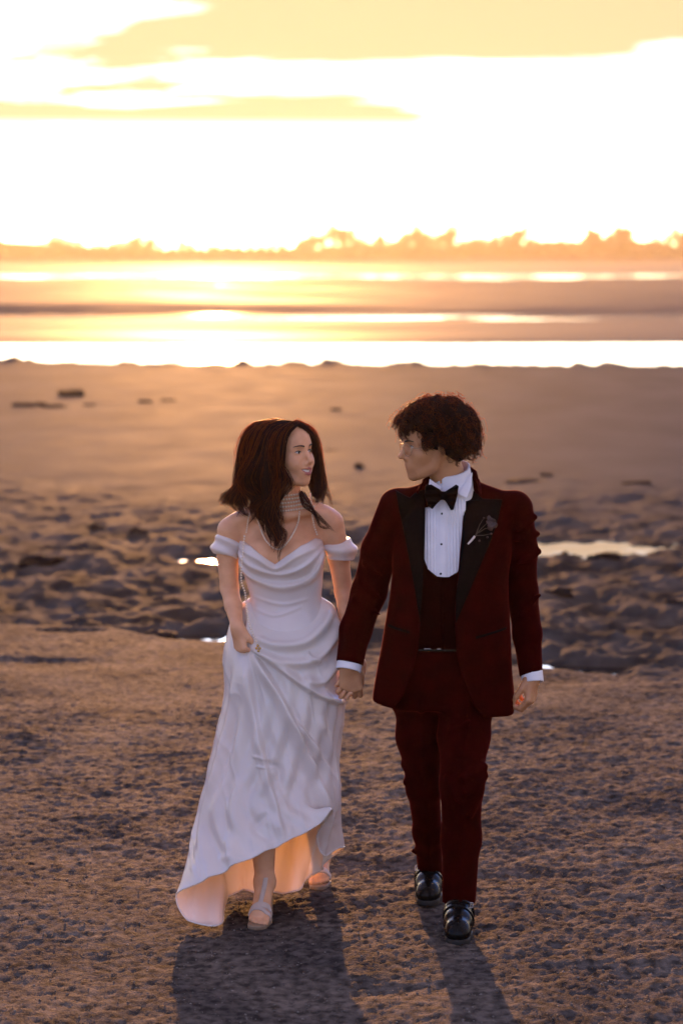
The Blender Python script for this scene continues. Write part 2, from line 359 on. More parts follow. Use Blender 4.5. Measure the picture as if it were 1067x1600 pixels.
def chain(P, pts, rad, k=0.0):
    d = None
    for i in range(len(pts)-1):
        e = cap(P, pts[i], pts[i+1], rad[i], rad[i+1]); d = e if d is None else (smin(d, e, k) if k else np.minimum(d, e))
    return d
def ecap(P, a, b, ra, rb, side, flat):
    """capsule flattened across 'side' by the factor flat"""
    a = np.asarray(a, float); b = np.asarray(b, float); s = np.asarray(side, float); s = s/np.linalg.norm(s)
    ab = b-a; t = np.clip(((P-a)@ab)/(ab@ab+1e-12), 0, 1); q = P-a-t[:, None]*ab
    w = q@s; q = q + s[None, :]*(w*(1/flat-1))[:, None]
    return (np.linalg.norm(q, axis=1) - (ra+(rb-ra)*t))*min(1, flat*1.3)
def loftz(P, T, n=2.0):
    """upright body of oval sections; T rows: z, cx, cy, half width, half depth"""
    T = np.asarray(sorted(T), float); z = P[:, 2]; zc = np.clip(z, T[0, 0], T[-1, 0])
    cx, cy, a, b = (smooth_interp(zc, T[:, 0], T[:, i]) for i in (1, 2, 3, 4))
    dx = P[:, 0]-cx; dy = P[:, 1]-cy
    k = (np.abs(dx/a)**n + np.abs(dy/b)**n)**(1/n)+1e-9; L = np.hypot(dx, dy)
    d = np.where(k > 1e-3, L*(1-1/k), -np.minimum(a, b)); d = np.maximum(d, -np.minimum(a, b))
    return np.where(z > T[-1, 0], np.hypot(np.maximum(d, 0), z-T[-1, 0]), np.where(z < T[0, 0], np.hypot(np.maximum(d, 0), T[0, 0]-z), np.maximum(d, np.maximum(z-T[-1, 0], T[0, 0]-z))))
def smooth_interp(x, xp, fp):
    m = np.gradient(fp, xp); i = np.clip(np.searchsorted(xp, x)-1, 0, len(xp)-2)
    h = xp[i+1]-xp[i]; t = (x-xp[i])/h; t2 = t*t; t3 = t2*t
    return (2*t3-3*t2+1)*fp[i] + (t3-2*t2+t)*h*m[i] + (3*t2-2*t3)*fp[i+1] + (t3-t2)*h*m[i+1]
def poly2(P, poly):
    """signed distance to a polygon in the upright x-z plane"""
    V = np.asarray(poly, float); x = P[:, 0]; z = P[:, 2]; d = np.full(len(P), 1e9); s = np.ones(len(P)); n = len(V)
    for i in range(n):
        a = V[i]; b = V[i-1]; e = b-a; wx = x-a[0]; wz = z-a[1]
        t = np.clip((wx*e[0]+wz*e[1])/(e@e+1e-12), 0, 1); d = np.minimum(d, (wx-e[0]*t)**2+(wz-e[1]*t)**2)
        c1 = z >= a[1]; c2 = z < b[1]; c3 = e[0]*wz > e[1]*wx
        s = np.where((c1 & c2 & c3) | (~c1 & ~c2 & ~c3), -s, s)
    return s*np.sqrt(d)
def line2(P, pts):
    """distance, and signed side, to a polyline in the x-z plane"""
    V = np.asarray(pts, float); x = P[:, 0]; z = P[:, 2]; d = np.full(len(P), 1e9); sg = np.zeros(len(P)); par = np.zeros(len(P))
    n = len(V)-1
    for i in range(n):
        a = V[i]; e = V[i+1]-a; wx = x-a[0]; wz = z-a[1]; t = np.clip((wx*e[0]+wz*e[1])/(e@e+1e-12), 0, 1)
        q = np.hypot(wx-e[0]*t, wz-e[1]*t); m = q < d
        d = np.where(m, q, d); sg = np.where(m, np.sign(e[0]*wz-e[1]*wx), sg); par = np.where(m, (i+t)/n, par)
    return d, d*sg, par
def pz(lst, y): return [tuple(at(u, v, y)[[0, 2]]) for u, v in lst]
def spline(pts, n, closed=False):
    P = np.asarray(pts, float); m = len(P)
    if closed:
        t = np.arange(n)*m/n; i = np.floor(t).astype(int); f = (t-i)[:, None]
        p0, p1, p2, p3 = P[(i-1) % m], P[i % m], P[(i+1) % m], P[(i+2) % m]
    else:
        t = np.linspace(0, m-1, n); i = np.clip(np.floor(t).astype(int), 0, m-2); f = (t-i)[:, None]
        Q = np.concatenate([[2*P[0]-P[1]], P, [2*P[-1]-P[-2]]]); p0, p1, p2, p3 = Q[i], Q[i+1], Q[i+2], Q[i+3]
    return .5*((2*p1) + (p2-p0)*f + (2*p0-5*p1+4*p2-p3)*f*f + (3*p1-p0-3*p2+p3)*f**3)
def ax(lo, hi, h, fine=()):
    """grid positions from lo to hi, finer inside the given (lo, hi, step) spans"""
    o = [lo]
    while o[-1] < hi:
        s = h
        for (a, b, f) in fine:
            if a-h <= o[-1] <= b: s = f
        o.append(o[-1]+s)
    return np.array(o)
def sculpt(fn, xs, ys, zs, B=8):
    """mesh of fn = 0 by surface nets, evaluated only near the surface"""
    nx, ny, nz = (int(math.ceil((len(a)-1)/B))*B+1 for a in (xs, ys, zs))
    def ext(a, n):
        h = a[-1]-a[-2]; return np.concatenate([a, a[-1]+h*np.arange(1, n-len(a)+1)])
    xs, ys, zs = ext(xs, nx), ext(ys, ny), ext(zs, nz)
    D = np.empty((nx, ny, nz), np.float32)
    def cen(a): return (a[:-1:B]+a[B::B])*.5, (a[B::B]-a[:-1:B])*.5
    (cx, hx), (cy, hy), (cz, hz) = cen(xs), cen(ys), cen(zs)
    C = np.stack(np.meshgrid(cx, cy, cz, indexing='ij'), -1).reshape(-1, 3)
    Hd = np.sqrt(hx[:, None, None]**2+hy[None, :, None]**2+hz[None, None, :]**2).ravel()
    dc = fn(C); act = np.abs(dc) < Hd*1.45+.004
    sb = np.where(dc < 0, -1., 1.).reshape(len(cx), len(cy), len(cz)).astype(np.float32)
    D[:-1, :-1, :-1] = np.repeat(np.repeat(np.repeat(sb, B, 0), B, 1), B, 2); D[-1] = 1; D[:, -1] = 1; D[:, :, -1] = 1
    ids = np.argwhere(act.reshape(len(cx), len(cy), len(cz))); off = np.arange(B+1)
    CH = 900
    for s in range(0, len(ids), CH):
        q = ids[s:s+CH]
        ix = q[:, 0, None]*B+off; iy = q[:, 1, None]*B+off; iz = q[:, 2, None]*B+off
        I = np.broadcast_to(ix[:, :, None, None], (len(q), B+1, B+1, B+1)).ravel(); J = np.broadcast_to(iy[:, None, :, None], (len(q), B+1, B+1, B+1)).ravel(); K = np.broadcast_to(iz[:, None, None, :], (len(q), B+1, B+1, B+1)).ravel()
        D[I, J, K] = fn(np.stack([xs[I], ys[J], zs[K]], -1))
    Sg = D < 0
    cnt = np.zeros((nx-1, ny-1, nz-1), np.int8)
    for a in (0, 1):
        for b in (0, 1):
            for c in (0, 1): cnt += Sg[a:nx-1+a, b:ny-1+b, c:nz-1+c]
    I, J, K = np.nonzero((cnt > 0) & (cnt < 8)); n = len(I)
    vid = np.full((nx-1, ny-1, nz-1), -1, np.int32); vid[I, J, K] = np.arange(n)
    corners = [(a, b, c) for a in (0, 1) for b in (0, 1) for c in (0, 1)]
    val = {c: D[I+c[0], J+c[1], K+c[2]] for c in corners}; pos = {c: np.stack([xs[I+c[0]], ys[J+c[1]], zs[K+c[2]]], -1) for c in corners}
    acc = np.zeros((n, 3)); w = np.zeros(n)
    for c in corners:
        for k in range(3):
            if c[k] == 0:
                e = list(c); e[k] = 1; e = tuple(e); m = (val[c] < 0) != (val[e] < 0)
                t = np.clip(val[c]/(val[c]-val[e]+1e-12), 0, 1)[:, None]
                acc += np.where(m[:, None], pos[c]+(pos[e]-pos[c])*t, 0); w += m
    Vt = acc/np.maximum(w, 1)[:, None]
    Fs = []
    def quads(mask, da, db, flipax):
        i, j, k = np.nonzero(mask); sgn = Sg[i, j, k]
        def g(a, b): return vid[i-da[0]*a-db[0]*b, j-da[1]*a-db[1]*b, k-da[2]*a-db[2]*b]
        q = np.stack([g(0, 0), g(1, 0), g(1, 1), g(0, 1)], -1)
        fl = ~sgn; q[fl] = q[fl][:, ::-1]
        Fs.append(q)
    mx = np.zeros(D.shape, bool); mx[:-1, 1:-1, 1:-1] = (Sg[:-1] != Sg[1:])[:, 1:-1, 1:-1]; quads(mx, (0, 1, 0), (0, 0, 1), 0)
    my = np.zeros(D.shape, bool); my[1:-1, :-1, 1:-1] = (Sg[:, :-1] != Sg[:, 1:])[1:-1, :, 1:-1]; quads(my, (0, 0, 1), (1, 0, 0), 1)
    mz = np.zeros(D.shape, bool); mz[1:-1, 1:-1, :-1] = (Sg[:, :, :-1] != Sg[:, :, 1:])[1:-1, 1:-1, :]; quads(mz, (1, 0, 0), (0, 1, 0), 2)
    F = np.concatenate(Fs); F = F[(F >= 0).all(1)]
    # drop vertices in no face, then pull every vertex onto the exact surface
    e = .0008; d0 = fn(Vt); g = np.stack([fn(Vt+np.eye(3)[k]*e)-d0 for k in range(3)], -1)/e
    gl = (g*g).sum(1)+.2; st = np.clip(d0/gl, -.0015, .0015); Vt = Vt - g*st[:, None]
    return Vt, F
def sculpt_mesh(name, fn, lo, hi, h, fine=((), (), ())):
    return np_mesh(name, *sculpt(fn, ax(lo[0], hi[0], h, fine[0]), ax(lo[1], hi[1], h, fine[1]), ax(lo[2], hi[2], h, fine[2])))
def rotm(yaw=0, pitch=0, roll=0):
    """columns = local axes in the world; the face looks along local -y; yaw turns it towards +x, pitch lifts it"""
    return np.array((Matrix.Rotation(R(yaw), 3, 'Z') @ Matrix.Rotation(R(-pitch), 3, 'X') @ Matrix.Rotation(R(roll), 3, 'Y')))
def head_sdf(q, fem, smile):
    """head in its own frame: eyes at z = 0, chin at -.115, crown at .108; x to the person's left"""
    w = .95 if fem else 1.0
    d = ell(q, (0, .020, .030), (.074*w, .094, .080))
    d = smin(d, ell(q, (0, -.026, -.030), (.060*w, .060, .082)), .03)
    d = smin(d, ell(q, (0, -.045, .045), (.050*w, .040, .035)), .04)
    ax_ = np.abs(q[:, 0]); qs = np.stack([ax_, q[:, 1], q[:, 2]], -1)
    jw = .046 if fem else .052
    d = smin(d, chain(qs, [(jw+.004, .012, -.035), (jw, -.008, -.072), (.026, -.052, -.096), (0, -.064, -.103)], [.014, .015 if not fem else .012, .015, .016 if not fem else .014]), .028)
    d = smin(d, ball(qs, V3(0, -.070, -.099), .0155 if not fem else .0135), .02)
    d = smin(d, ball(qs, V3(.040*w, -.050, -.026), .022), .028)              # cheekbone
    if smile: d = smin(d, ball(qs, V3(.036*w, -.064, -.040), .017), .02)     # lifted cheek
    d = smin(d, chain(qs, [(.004, -.080, .020), (.026, -.076, .024), (.046, -.060, .016)], [.006, .0075 if fem else .0082, .005]), .018)
    d = smax(d, -ell(qs, (.031, -.094, .001), (.020, .017, .0125)), .016)     # eye sockets
    d = smin(d, ell(qs, (.031, -.0655, .001), (.0155, .0135, .0130)), .004)   # closed-lid bulge round the eye
    nb = .0062 if fem else .0075
    d = smin(d, chain(q, [(0, -.078, .014), (0, -.0905, -.010), (0, -.104 if fem else -.108, -.031)], [nb, nb, .0085 if fem else .0098], .01), .012)
    d = smin(d, ball(qs, V3(.0095, -.092, -.038), .0075), .009)
    d = smax(d, -ball(qs, V3(.0055, -.099, -.0445), .0032), .004)
    up = .012 if smile else .008; op = .0095 if smile else .0012               # mouth
    mcx = .034 if smile else .024; mcy = -.070
    d = smin(d, ell(q, (0, -.070, -.064), (.030, .022, .024)), .02)
    if smile: d = smax(d, -ell(np.stack([q[:, 0], q[:, 1], q[:, 2]-up*(q[:, 0]/mcx)**2], -1), (0, -.092, -.0665), (.0315, .030, .0082)), .003)
    arc = lambda z0, y0: [(0, y0, z0), (.012, y0+.004, z0+up*.2), (mcx, mcy-.006, -.0655+up)]
    ly = 0 if smile else .0035
    lipu = chain(qs, arc(-.061+op*.35, -.0925+ly), [.0042, .0042, .0018]); lipl = chain(qs, arc(-.0685-op*.75, -.0905+ly), [.0056, .0050, .0018])
    d = smin(d, lipu, .004); d = smin(d, lipl, .004)
    d = smax(d, -ell(qs, (0, -.099, -.054), (.003, .006, .006)), .004)
    d = smin(d, ell(qs, (.074*w, .016, -.008), (.007, .017, .030), rotm(25)), .006)
    return d, np.minimum(lipu, lipl)
def hand_sdf(P, wr, fwd, palm, thumb_side, curl, s=1.0, spread=0.0, thumb=(.55, .35, .3), thumb_out=.75):
    """hand with a palm, four fingers of three bones and a thumb; curl = bend of the three joints per finger"""
    X = np.asarray(fwd, float); X /= np.linalg.norm(X); Zp = np.asarray(palm, float); Zp -= X*(X@Zp); Zp /= np.linalg.norm(Zp)
    Yt = np.asarray(thumb_side, float); Yt -= X*(X@Yt) + Zp*(Zp@Yt); Yt /= np.linalg.norm(Yt)
    q = np.stack([(P-wr)@X, (P-wr)@Yt, (P-wr)@Zp], -1)/s                     # x along, y to the thumb, z out of the palm
    kn = [(.088, .030, 0), (.092, .010, -.003), (.087, -.010, -.001), (.078, -.028, .003)]
    d = cap(q, (-.01, 0, 0), (.02, 0, 0), .024, .026)
    for i, k in enumerate(kn): d = smin(d, cap(q, (.008, k[1]*.55, .002), k, .0165, .0118), .016)
    tips = []
    L = [(.043, .026, .021), (.047, .030, .023), (.044, .028, .022), (.034, .021, .019)]; rad = [.0098, .0100, .0094, .0084]
    for i in range(4):
        p = np.array(kn[i], float); a = 0.0; pts = [p]; sp = spread*(1.5-i)*.5
        for j in range(3):
            a += curl[i][j]; e = np.array((math.cos(a)*math.cos(sp), math.sin(sp), math.sin(a))); p = p+e*L[i][j]; pts.append(p)
        r = rad[i]; f = chain(q, pts, [r*1.05, r, r*.9, r*.78]); d = smin(d, f, .0045); tips.append(pts)
    a0 = thumb_out; p = np.array((.016, .020, .008)); pts = [p]; dirs = []
    e = np.array((math.cos(a0), math.sin(a0), .35)); e /= np.linalg.norm(e); p = p+e*.042; pts.append(p)
    e = np.array((math.cos(a0-thumb[0]), math.sin(a0-thumb[0]), .35+thumb[1])); e /= np.linalg.norm(e); p = p+e*.032; pts.append(p)
    e = np.array((math.cos(a0-thumb[0]-thumb[2]), math.sin(a0-thumb[0]-thumb[2]), .35+thumb[1])); e /= np.linalg.norm(e); p = p+e*.026; pts.append(p)
    d = smin(d, chain(q, pts, [.0165, .0125, .0108, .0085]), .012)
    return d*s
def strands_mesh(name, curves, r0, r1, n=3):
    """many fine tapered hairs as one mesh; curves: (count, points, 3)"""
    C = np.asarray(curves, float); m, k, _ = C.shape
    T = np.gradient(C, axis=1); T /= np.linalg.norm(T, axis=2, keepdims=True)+1e-9
    ref = np.where(np.abs(T[:, :, 1:2]) < .9, np.array((0, 1., 0)), np.array((1., 0, 0)))
    A = np.cross(T, ref); A /= np.linalg.norm(A, axis=2, keepdims=True)+1e-9; Bn = np.cross(T, A)
    rr = (np.linspace(r0, r1, k)[None, :, None, None])*(.7+.6*rng.random((m, 1, 1, 1)))
    th = np.arange(n)*2*np.pi/n
    V = C[:, :, None, :] + rr*(np.cos(th)[None, None, :, None]*A[:, :, None, :] + np.sin(th)[None, None, :, None]*Bn[:, :, None, :])
    F = (grid_faces(k, n, True)[None, :, :] + (np.arange(m)*k*n)[:, None, None]).reshape(-1, 4)
    return np_mesh(name, V.reshape(-1, 3), F)
def lock(guide, count, w0, w1, n=14, wave=.004, freq=2.0, flat=None, taper=.35, seed=None):
    """a lock of hair round a guide curve: widths across the guide at root and mid, closing to a point"""
    G = spline(guide, n); t = np.linspace(0, 1, n)
    off = rng.normal(0, 1, (count, 3)); off /= np.maximum(1, np.linalg.norm(off, axis=1, keepdims=True)/1.6)
    if flat is not None: f = np.asarray(flat, float); f /= np.linalg.norm(f); off = off - f[None]*(off@f)[:, None]*.75
    wid = (w0 + (w1-w0)*np.sin(np.clip(t*1.3, 0, 1)*np.pi/2))*(1-(1-taper)*np.clip((t-.55)/.45, 0, 1)**1.5)
    ph = rng.uniform(0, 6.28, (count, 1)); fr = freq*rng.uniform(.8, 1.25, (count, 1))
    dirs = rng.normal(0, 1, (count, 3))
    C = G[None] + off[:, None, :]*wid[None, :, None] + (np.sin(fr*2*np.pi*t[None]+ph)*wave*t[None])[:, :, None]*dirs[:, None, :]*.6
    ln = rng.uniform(.82, 1.0, (count, 1)); tt = ln*t[None]                      # uneven ends
    idx = tt*(n-1); i = np.clip(np.floor(idx).astype(int), 0, n-2); f = (idx-i)[:, :, None]; m = np.arange(count)[:, None]
    return C[m, i]*(1-f) + C[m, i+1]*f
def uv_ball(c, r, nu=10, nv=7, sq=(1, 1, 1)):
    a = np.linspace(0, np.pi, nv)[:, None]; b = np.arange(nu)[None, :]*2*np.pi/nu
    V = np.stack([np.sin(a)*np.cos(b)*sq[0], np.sin(a)*np.sin(b)*sq[1], np.cos(a)*sq[2]+0*b], -1).reshape(-1, 3)*r + np.asarray(c)
    return V, grid_faces(nv, nu, True)
def beads(name, pts, r, m, parent, gap=1.0):
    """pearls threaded along a curve"""
    P = np.asarray(pts, float); s = np.concatenate([[0], np.cumsum(np.linalg.norm(np.diff(P, axis=0), axis=1))])
    n = max(2, int(s[-1]/(2*r*gap))); q = np.linspace(0, s[-1], n); C = np.stack([np.interp(q, s, P[:, k]) for k in range(3)], -1)
    return link(name, np_mesh(name, *merge([uv_ball(c, r, 8, 6) for c in C])), m, parent)

def wisps(L, count, centre, lift, jit):
    """fine loose hairs standing off the outside of the locks"""
    n = min(l.shape[1] for l in L); C = np.concatenate([l[:, :n] for l in L]); C = C[rng.integers(0, len(C), count)]
    o = C-np.asarray(centre); o[:, :, 2] *= .6; o /= np.linalg.norm(o, axis=2, keepdims=True)+1e-9; t = np.linspace(0, 1, n)
    h = rng.uniform(.2, 1, (count, 1))*lift; ph = rng.uniform(0, 6.28, (count, 3)); fr = rng.uniform(3, 8, (count, 3))
    w = np.sin(fr[:, None, :]*t[None, :, None]+ph[:, None, :])*jit*rng.uniform(.3, 1, (count, 1, 1))
    return C + o*(h*np.minimum(1, t*3)[None])[:, :, None] + w
# ================================================================ materials for people
def skin_mat(name, col, lip):
    m = mat(name, col, .48, .4); t = m.node_tree; b = t.nodes['Principled BSDF']
    b.inputs['Subsurface Weight'].default_value = .18; b.inputs['Subsurface Radius'].default_value = (1, .35, .18); b.inputs['Subsurface Scale'].default_value = .012
    a = N(t, 'ShaderNodeAttribute', attribute_name='lip'); tc = N(t, 'ShaderNodeTexCoord')
    n = N(t, 'ShaderNodeTexNoise'); n.inputs['Scale'].default_value = 22; n.inputs['Detail'].default_value = 6; t.links.new(tc.outputs['Object'], n.inputs['Vector'])
    r = N(t, 'ShaderNodeValToRGB'); r.color_ramp.elements[0].position = .3; r.color_ramp.elements[1].position = .7
    r.color_ramp.elements[0].color = (col[0]*.86, col[1]*.78, col[2]*.74, 1); r.color_ramp.elements[1].color = (col[0]*1.06, col[1]*1.05, col[2]*1.05, 1)
    t.links.new(n.outputs['Fac'], r.inputs[0])
    mx = N(t, 'ShaderNodeMix', data_type='RGBA'); t.links.new(a.outputs['Fac'], mx.inputs['Factor']); t.links.new(r.outputs[0], mx.inputs['A']); mx.inputs['B'].default_value = (*lip, 1)
    t.links.new(mx.outputs['Result'], b.inputs['Base Color'])
    n2 = N(t, 'ShaderNodeTexNoise'); n2.inputs['Scale'].default_value = 300; t.links.new(tc.outputs['Object'], n2.inputs['Vector'])
    bu = N(t, 'ShaderNodeBump'); bu.inputs['Strength'].default_value = .12; bu.inputs['Distance'].default_value = .001
    t.links.new(n2.outputs['Fac'], bu.inputs['Height']); t.links.new(bu.outputs[0], b.inputs['Normal'])
    return m
def translucent(m, col, fac):
    """thin cloth or hair: some light comes through from behind"""
    t = m.node_tree; b = t.nodes['Principled BSDF']; o = [n for n in t.nodes if n.type == 'OUTPUT_MATERIAL'][0]
    tr = N(t, 'ShaderNodeBsdfTranslucent'); tr.inputs['Color'].default_value = (*col, 1)
    mx = N(t, 'ShaderNodeMixShader'); mx.inputs[0].default_value = fac
    t.links.new(b.outputs[0], mx.inputs[1]); t.links.new(tr.outputs[0], mx.inputs[2]); t.links.new(mx.outputs[0], o.inputs['Surface'])
    return m
SKIN_W = skin_mat('fair_skin', (.74, .41, .23), (.40, .12, .10)); SKIN_M = skin_mat('tan_skin', (.54, .28, .14), (.32, .14, .105))
SATIN = translucent(vary(mat('ivory_satin', (.8, .77, .75), .33, .75), 9, (.82, .80, .785), (.88, .865, .85), bump=.05, bscale=900, bdist=.0004, rough=(.17, .27)), (1.0, .80, .46), .28)
SATIN.node_tree.nodes['Principled BSDF'].inputs['Sheen Weight'].default_value = .15
HAIR_W = translucent(vary(mat('dark_brown_hair', rough=.5, spec=.18), 60, (.009, .0038, .0026), (.026, .0105, .0065), stretch=(1, 1, .08)), (.8, .16, .03), .10)
HAIR_M = translucent(vary(mat('black_brown_hair', rough=.5, spec=.16), 60, (.008, .0038, .0026), (.022, .0095, .006)), (.9, .24, .04), .10)
HAIR_CORE = vary(mat('hair_core', rough=.7, spec=.1), 60, (.005, .0024, .0018), (.012, .005, .0035))
HAIR_WISP = translucent(vary(mat('loose_hair', rough=.5, spec=.15), 60, (.012, .005, .003), (.03, .012, .006)), (1.0, .32, .07), .42)
EYE_WHITE = vary(mat('eye_white', rough=.15), 90, (.50, .46, .43), (.60, .56, .53)); IRIS = vary(mat('iris', rough=.08), 400, (.018, .010, .006), (.04, .022, .012))
LASH = vary(mat('lash', rough=.6), 200, (.006, .004, .003), (.014, .009, .007)); TEETH = vary(mat('teeth', rough=.2), 120, (.66, .62, .55), (.74, .70, .64))
PEARL = vary(mat('pearl', rough=.22, spec=.6), 60, (.82, .68, .50), (.90, .78, .62)); GOLD = vary(mat('gold', rough=.3, metal=1.0), 80, (.60, .38, .12), (.72, .48, .18))
NUDE = vary(mat('nude_leather', rough=.45), 40, (.50, .40, .34), (.58, .47, .40), bump=.1, bscale=400, bdist=.001); SOLE = vary(mat('tan_sole', rough=.6), 50, (.20, .13, .08), (.28, .19, .12))

def on(c, Rm, s):
    return lambda q: np.asarray(c) + (np.asarray(q, float)*s)@Rm.T
def face_parts(parent, c, Rm, s, brow_w, smile, fem):
    W_ = on(c, Rm, s)
    def press(q, lift):
        q = np.array(q, float)
        for _ in range(10): q[:, 1] += np.clip(head_sdf(q, fem, smile)[0]-lift, -.004, .004)*.8
        return q
    for sd in (-1, 1):
        cx = sd*.031; n = 15
        U = np.linspace(-1, 1, n); rows = []
        top = .0048*(1-np.abs(U)**2.0)+.0006; bot = -.0036*(1-np.abs(U)**2.2)+.0002
        for k in range(7):
            zz = bot+(top-bot)*k/6; xx = U*.0128
            # lie on the lid bulge, a hair proud of it
            yy = -.0655 - .0143*np.sqrt(np.maximum(0, 1-(xx/.0165)**2-(zz/.0138)**2))
            rows.append(np.stack([cx+xx, yy, .001+zz+U*sd*.0008], -1))
        e = link('eye', np_mesh('eye', W_(press(np.concatenate(rows), .0004)), grid_faces(7, n)), EYE_WHITE, parent)
        a = np.arange(12)*2*np.pi/12; gx = sd*0 + (.0025 if fem else -.003)           # glance to the side
        ring = np.stack([cx+gx+.0056*np.cos(a), 0*a-.0803, .0015+np.minimum(.0056*np.sin(a), .0040)], -1)
        V = np.concatenate([[[cx+gx, -.0812, .0015]], ring])
        link('iris', np_mesh('iris', W_(press(V, .0009)), [(0, 1+(j+1) % 12, 1+j) for j in range(12)]), IRIS, e)
        up = np.stack([cx+U*.0138, -.0655-.0152*np.sqrt(np.maximum(.02, 1-(U*.0138/.0172)**2-(top/.0138)**2)), .0015+top+U*sd*.0008], -1)
        link('eyelashes', np_mesh('eyelashes', *tube_arrays(W_(press(up, .0008)), (.0018 if fem else .0012)*s*(1.05-.6*U**4), 5)), LASH, e)
        ux = np.linspace(0, 1, 9); br = np.stack([sd*(.013+.036*ux), -.0845+.020*ux**2, .0205+.0065*np.sin(ux*2.0)-.005*ux**2], -1)
        link('eyebrow', np_mesh('eyebrow', *tube_arrays(W_(press(br, .0002)), brow_w*s*(1.0-.7*ux**2), 6)), LASH, parent)
    if smile:
        U = np.linspace(-1, 1, 17); rows = []
        for k in range(4):
            z = -.0600-.0036*k; rows.append(np.stack([U*.0305, -.0885+.019*U**2+.0006*np.abs(np.sin(U*9)), z+.0095*U**2], -1))
        link('teeth', np_mesh('teeth', W_(np.concatenate(rows)), grid_faces(4, 17)), TEETH, parent)
def toes_foot(P, ank, heel, ball, tip, side, s=1.0, bare=True):
    """foot from ankle to toes; side = unit vector towards the big toe"""
    d = cap(P, ank, heel, .031*s, .026*s)
    d = smin(d, ecap(P, ank, ball, .034*s, .034*s, (0, .3, 1), .72), .03); d = smin(d, cap(P, heel, ball, .026*s, .024*s), .02)
    side = np.asarray(side, float); f = np.asarray(tip)-np.asarray(ball)
    for i, (o, L, r) in enumerate(((.026, 1.0, .0125), (.009, 1.02, .0095), (-.006, .92, .009), (-.019, .78, .0085), (-.030, .6, .008))):
        d = smin(d, cap(P, ball+side*o*s, ball+side*o*s*1.05+f*L, r*1.15*s, r*s), .006)
    return d

# ================================================================ THE BRIDE
bride = empty('person', (at(446, 1400, 8.2)[0], 8.2, 0))
tag(bride, 'smiling long-haired woman in white satin off-shoulder gown lifting her skirt', 'person')
def child(o): o.matrix_parent_inverse = Matrix.Translation(-Vector(o.parent.location)); return o
HC, HR, HS = at(449, 707, 8.17), rotm(50, 4, -2), .97
b_arm_r = [at(361, 829, 8.21), at(356, 872, 8.22), at(359, 920, 8.21), at(365, 947, 8.16), at(371, 980, 8.09)]
b_arm_l = [at(516, 818, 8.22), at(529, 870, 8.23), at(537, 925, 8.24), at(545, 975, 8.18), at(560, 1040, 8.092)]
b_legr = [at(418, 1080, 8.2), at(408, 1215, 8.08), at(410, 1290, 8.07), at(414, 1378, 8.03)]
b_legl = [at(475, 1080, 8.22), at(487, 1205, 8.30), at(495, 1270, 8.42), at(501, 1338, 8.52)]
def rowsz(tab, dw=0, dd=0):
    o = []
    for (u, v, y, hw, hd) in tab: p = at(u, v, y); o.append((p[2], p[0], y, hw+dw, hd+dd))
    return o
B_TORSO = [(436, 812, 8.225, .105, .060), (438, 835, 8.21, .128, .078), (440, 870, 8.195, .132, .090), (444, 905, 8.195, .122, .086), (447, 940, 8.20, .112, .080), (446, 985, 8.2, .148, .102), (445, 1040, 8.2, .168, .118), (446, 1090, 8.2, .15, .11)]
BT = rowsz(B_TORSO)
def bride_torso(P):
    d = loftz(P, BT)
    for a, b in (((449, 785, 8.225), (380, 815, 8.215)), ((449, 785, 8.225), (500, 806, 8.225))): d = smin(d, cap(P, at(*a), at(*b), .046, .042), .04)
    d = smin(d, ball(P, at(410, 868, 8.135), .062), .035); d = smin(d, ball(P, at(463, 868, 8.135), .062), .035)
    return d
def bride_body(P):
    d = bride_torso(P)
    for A in (b_arm_r, b_arm_l): d = smin(d, chain(P, A, [.047, .0365, .031, .0295, .0205], .01), .03)
    d = smin(d, chain(P, [HC + HR@V3(0, .03, -.05)*HS, at(449, 775, 8.20), at(447, 802, 8.215)], [.050, .047, .056]), .02)
    d = smin(d, chain(P, [at(441, 806, 8.15), at(400, 806, 8.165), at(366, 812, 8.185)], [.008, .009, .010]), .03)   # collar bones
    d = smin(d, chain(P, [at(449, 806, 8.15), at(485, 800, 8.17), at(512, 804, 8.19)], [.008, .009, .010]), .03)
    for A in (b_legr, b_legl): d = smin(d, chain(P, A, [.080, .052, .050, .030]), .03)
    m = P[:, 2] < .3
    if m.any():
        q = P[m]; e = d[m]
        e = smin(e, toes_foot(q, at(414, 1378, 8.03), at(414, 1392, 8.07), at(407, 1428, 7.935), at(403, 1442, 7.885), (.96, -.25, 0), .92), .02)
        e = smin(e, toes_foot(q, at(501, 1338, 8.52), at(502, 1350, 8.56), at(500, 1370, 8.43), at(498, 1379, 8.39), (-.98, -.1, 0), .92), .02)
        d[m] = e
    m = (P[:, 2] > HC[2]-.16)
    if m.any():
        q = ((P[m]-HC)@HR)/HS; d[m] = smin(d[m], head_sdf(q, True, True)[0]*HS, .012)
    m = (P[:, 2] > .70) & (P[:, 2] < 1.05)
    if m.any():
        q = P[m]
        e = hand_sdf(q, b_arm_r[-1], (.14, -.12, -1), (.75, .6, .1), (.6, -.8, 0), [(1.15, 1.3, .9), (1.2, 1.35, .9), (1.25, 1.35, .9), (1.3, 1.3, .9)], .84, thumb=(.55, .5, .25), thumb_out=.5)
        e2 = hand_sdf(q, b_arm_l[-1], (-.55, -.06, -.83), (-.1, -1, 0), (.83, 0, -.55), [(.30, 1.45, .9), (.35, 1.5, .9), (.40, 1.5, .9), (.5, 1.5, .9)], .88, thumb=(.45, .35, .2), thumb_out=.45)
        d[m] = smin(d[m], np.minimum(e, e2), .012)
    return d
me = sculpt_mesh('body', bride_body, (-.50, 7.82, -.01), (.12, 8.64, 1.70), .0080,
    (((-.50, -.30, .0040), (-.30, -.06, .0029), (-.06, .12, .0032)), ((7.82, 8.02, .0045), (8.02, 8.30, .0030)), ((.0, .16, .0034), (.16, .26, .005), (.76, .98, .0028), (.98, 1.40, .0052), (1.40, 1.70, .0023))))
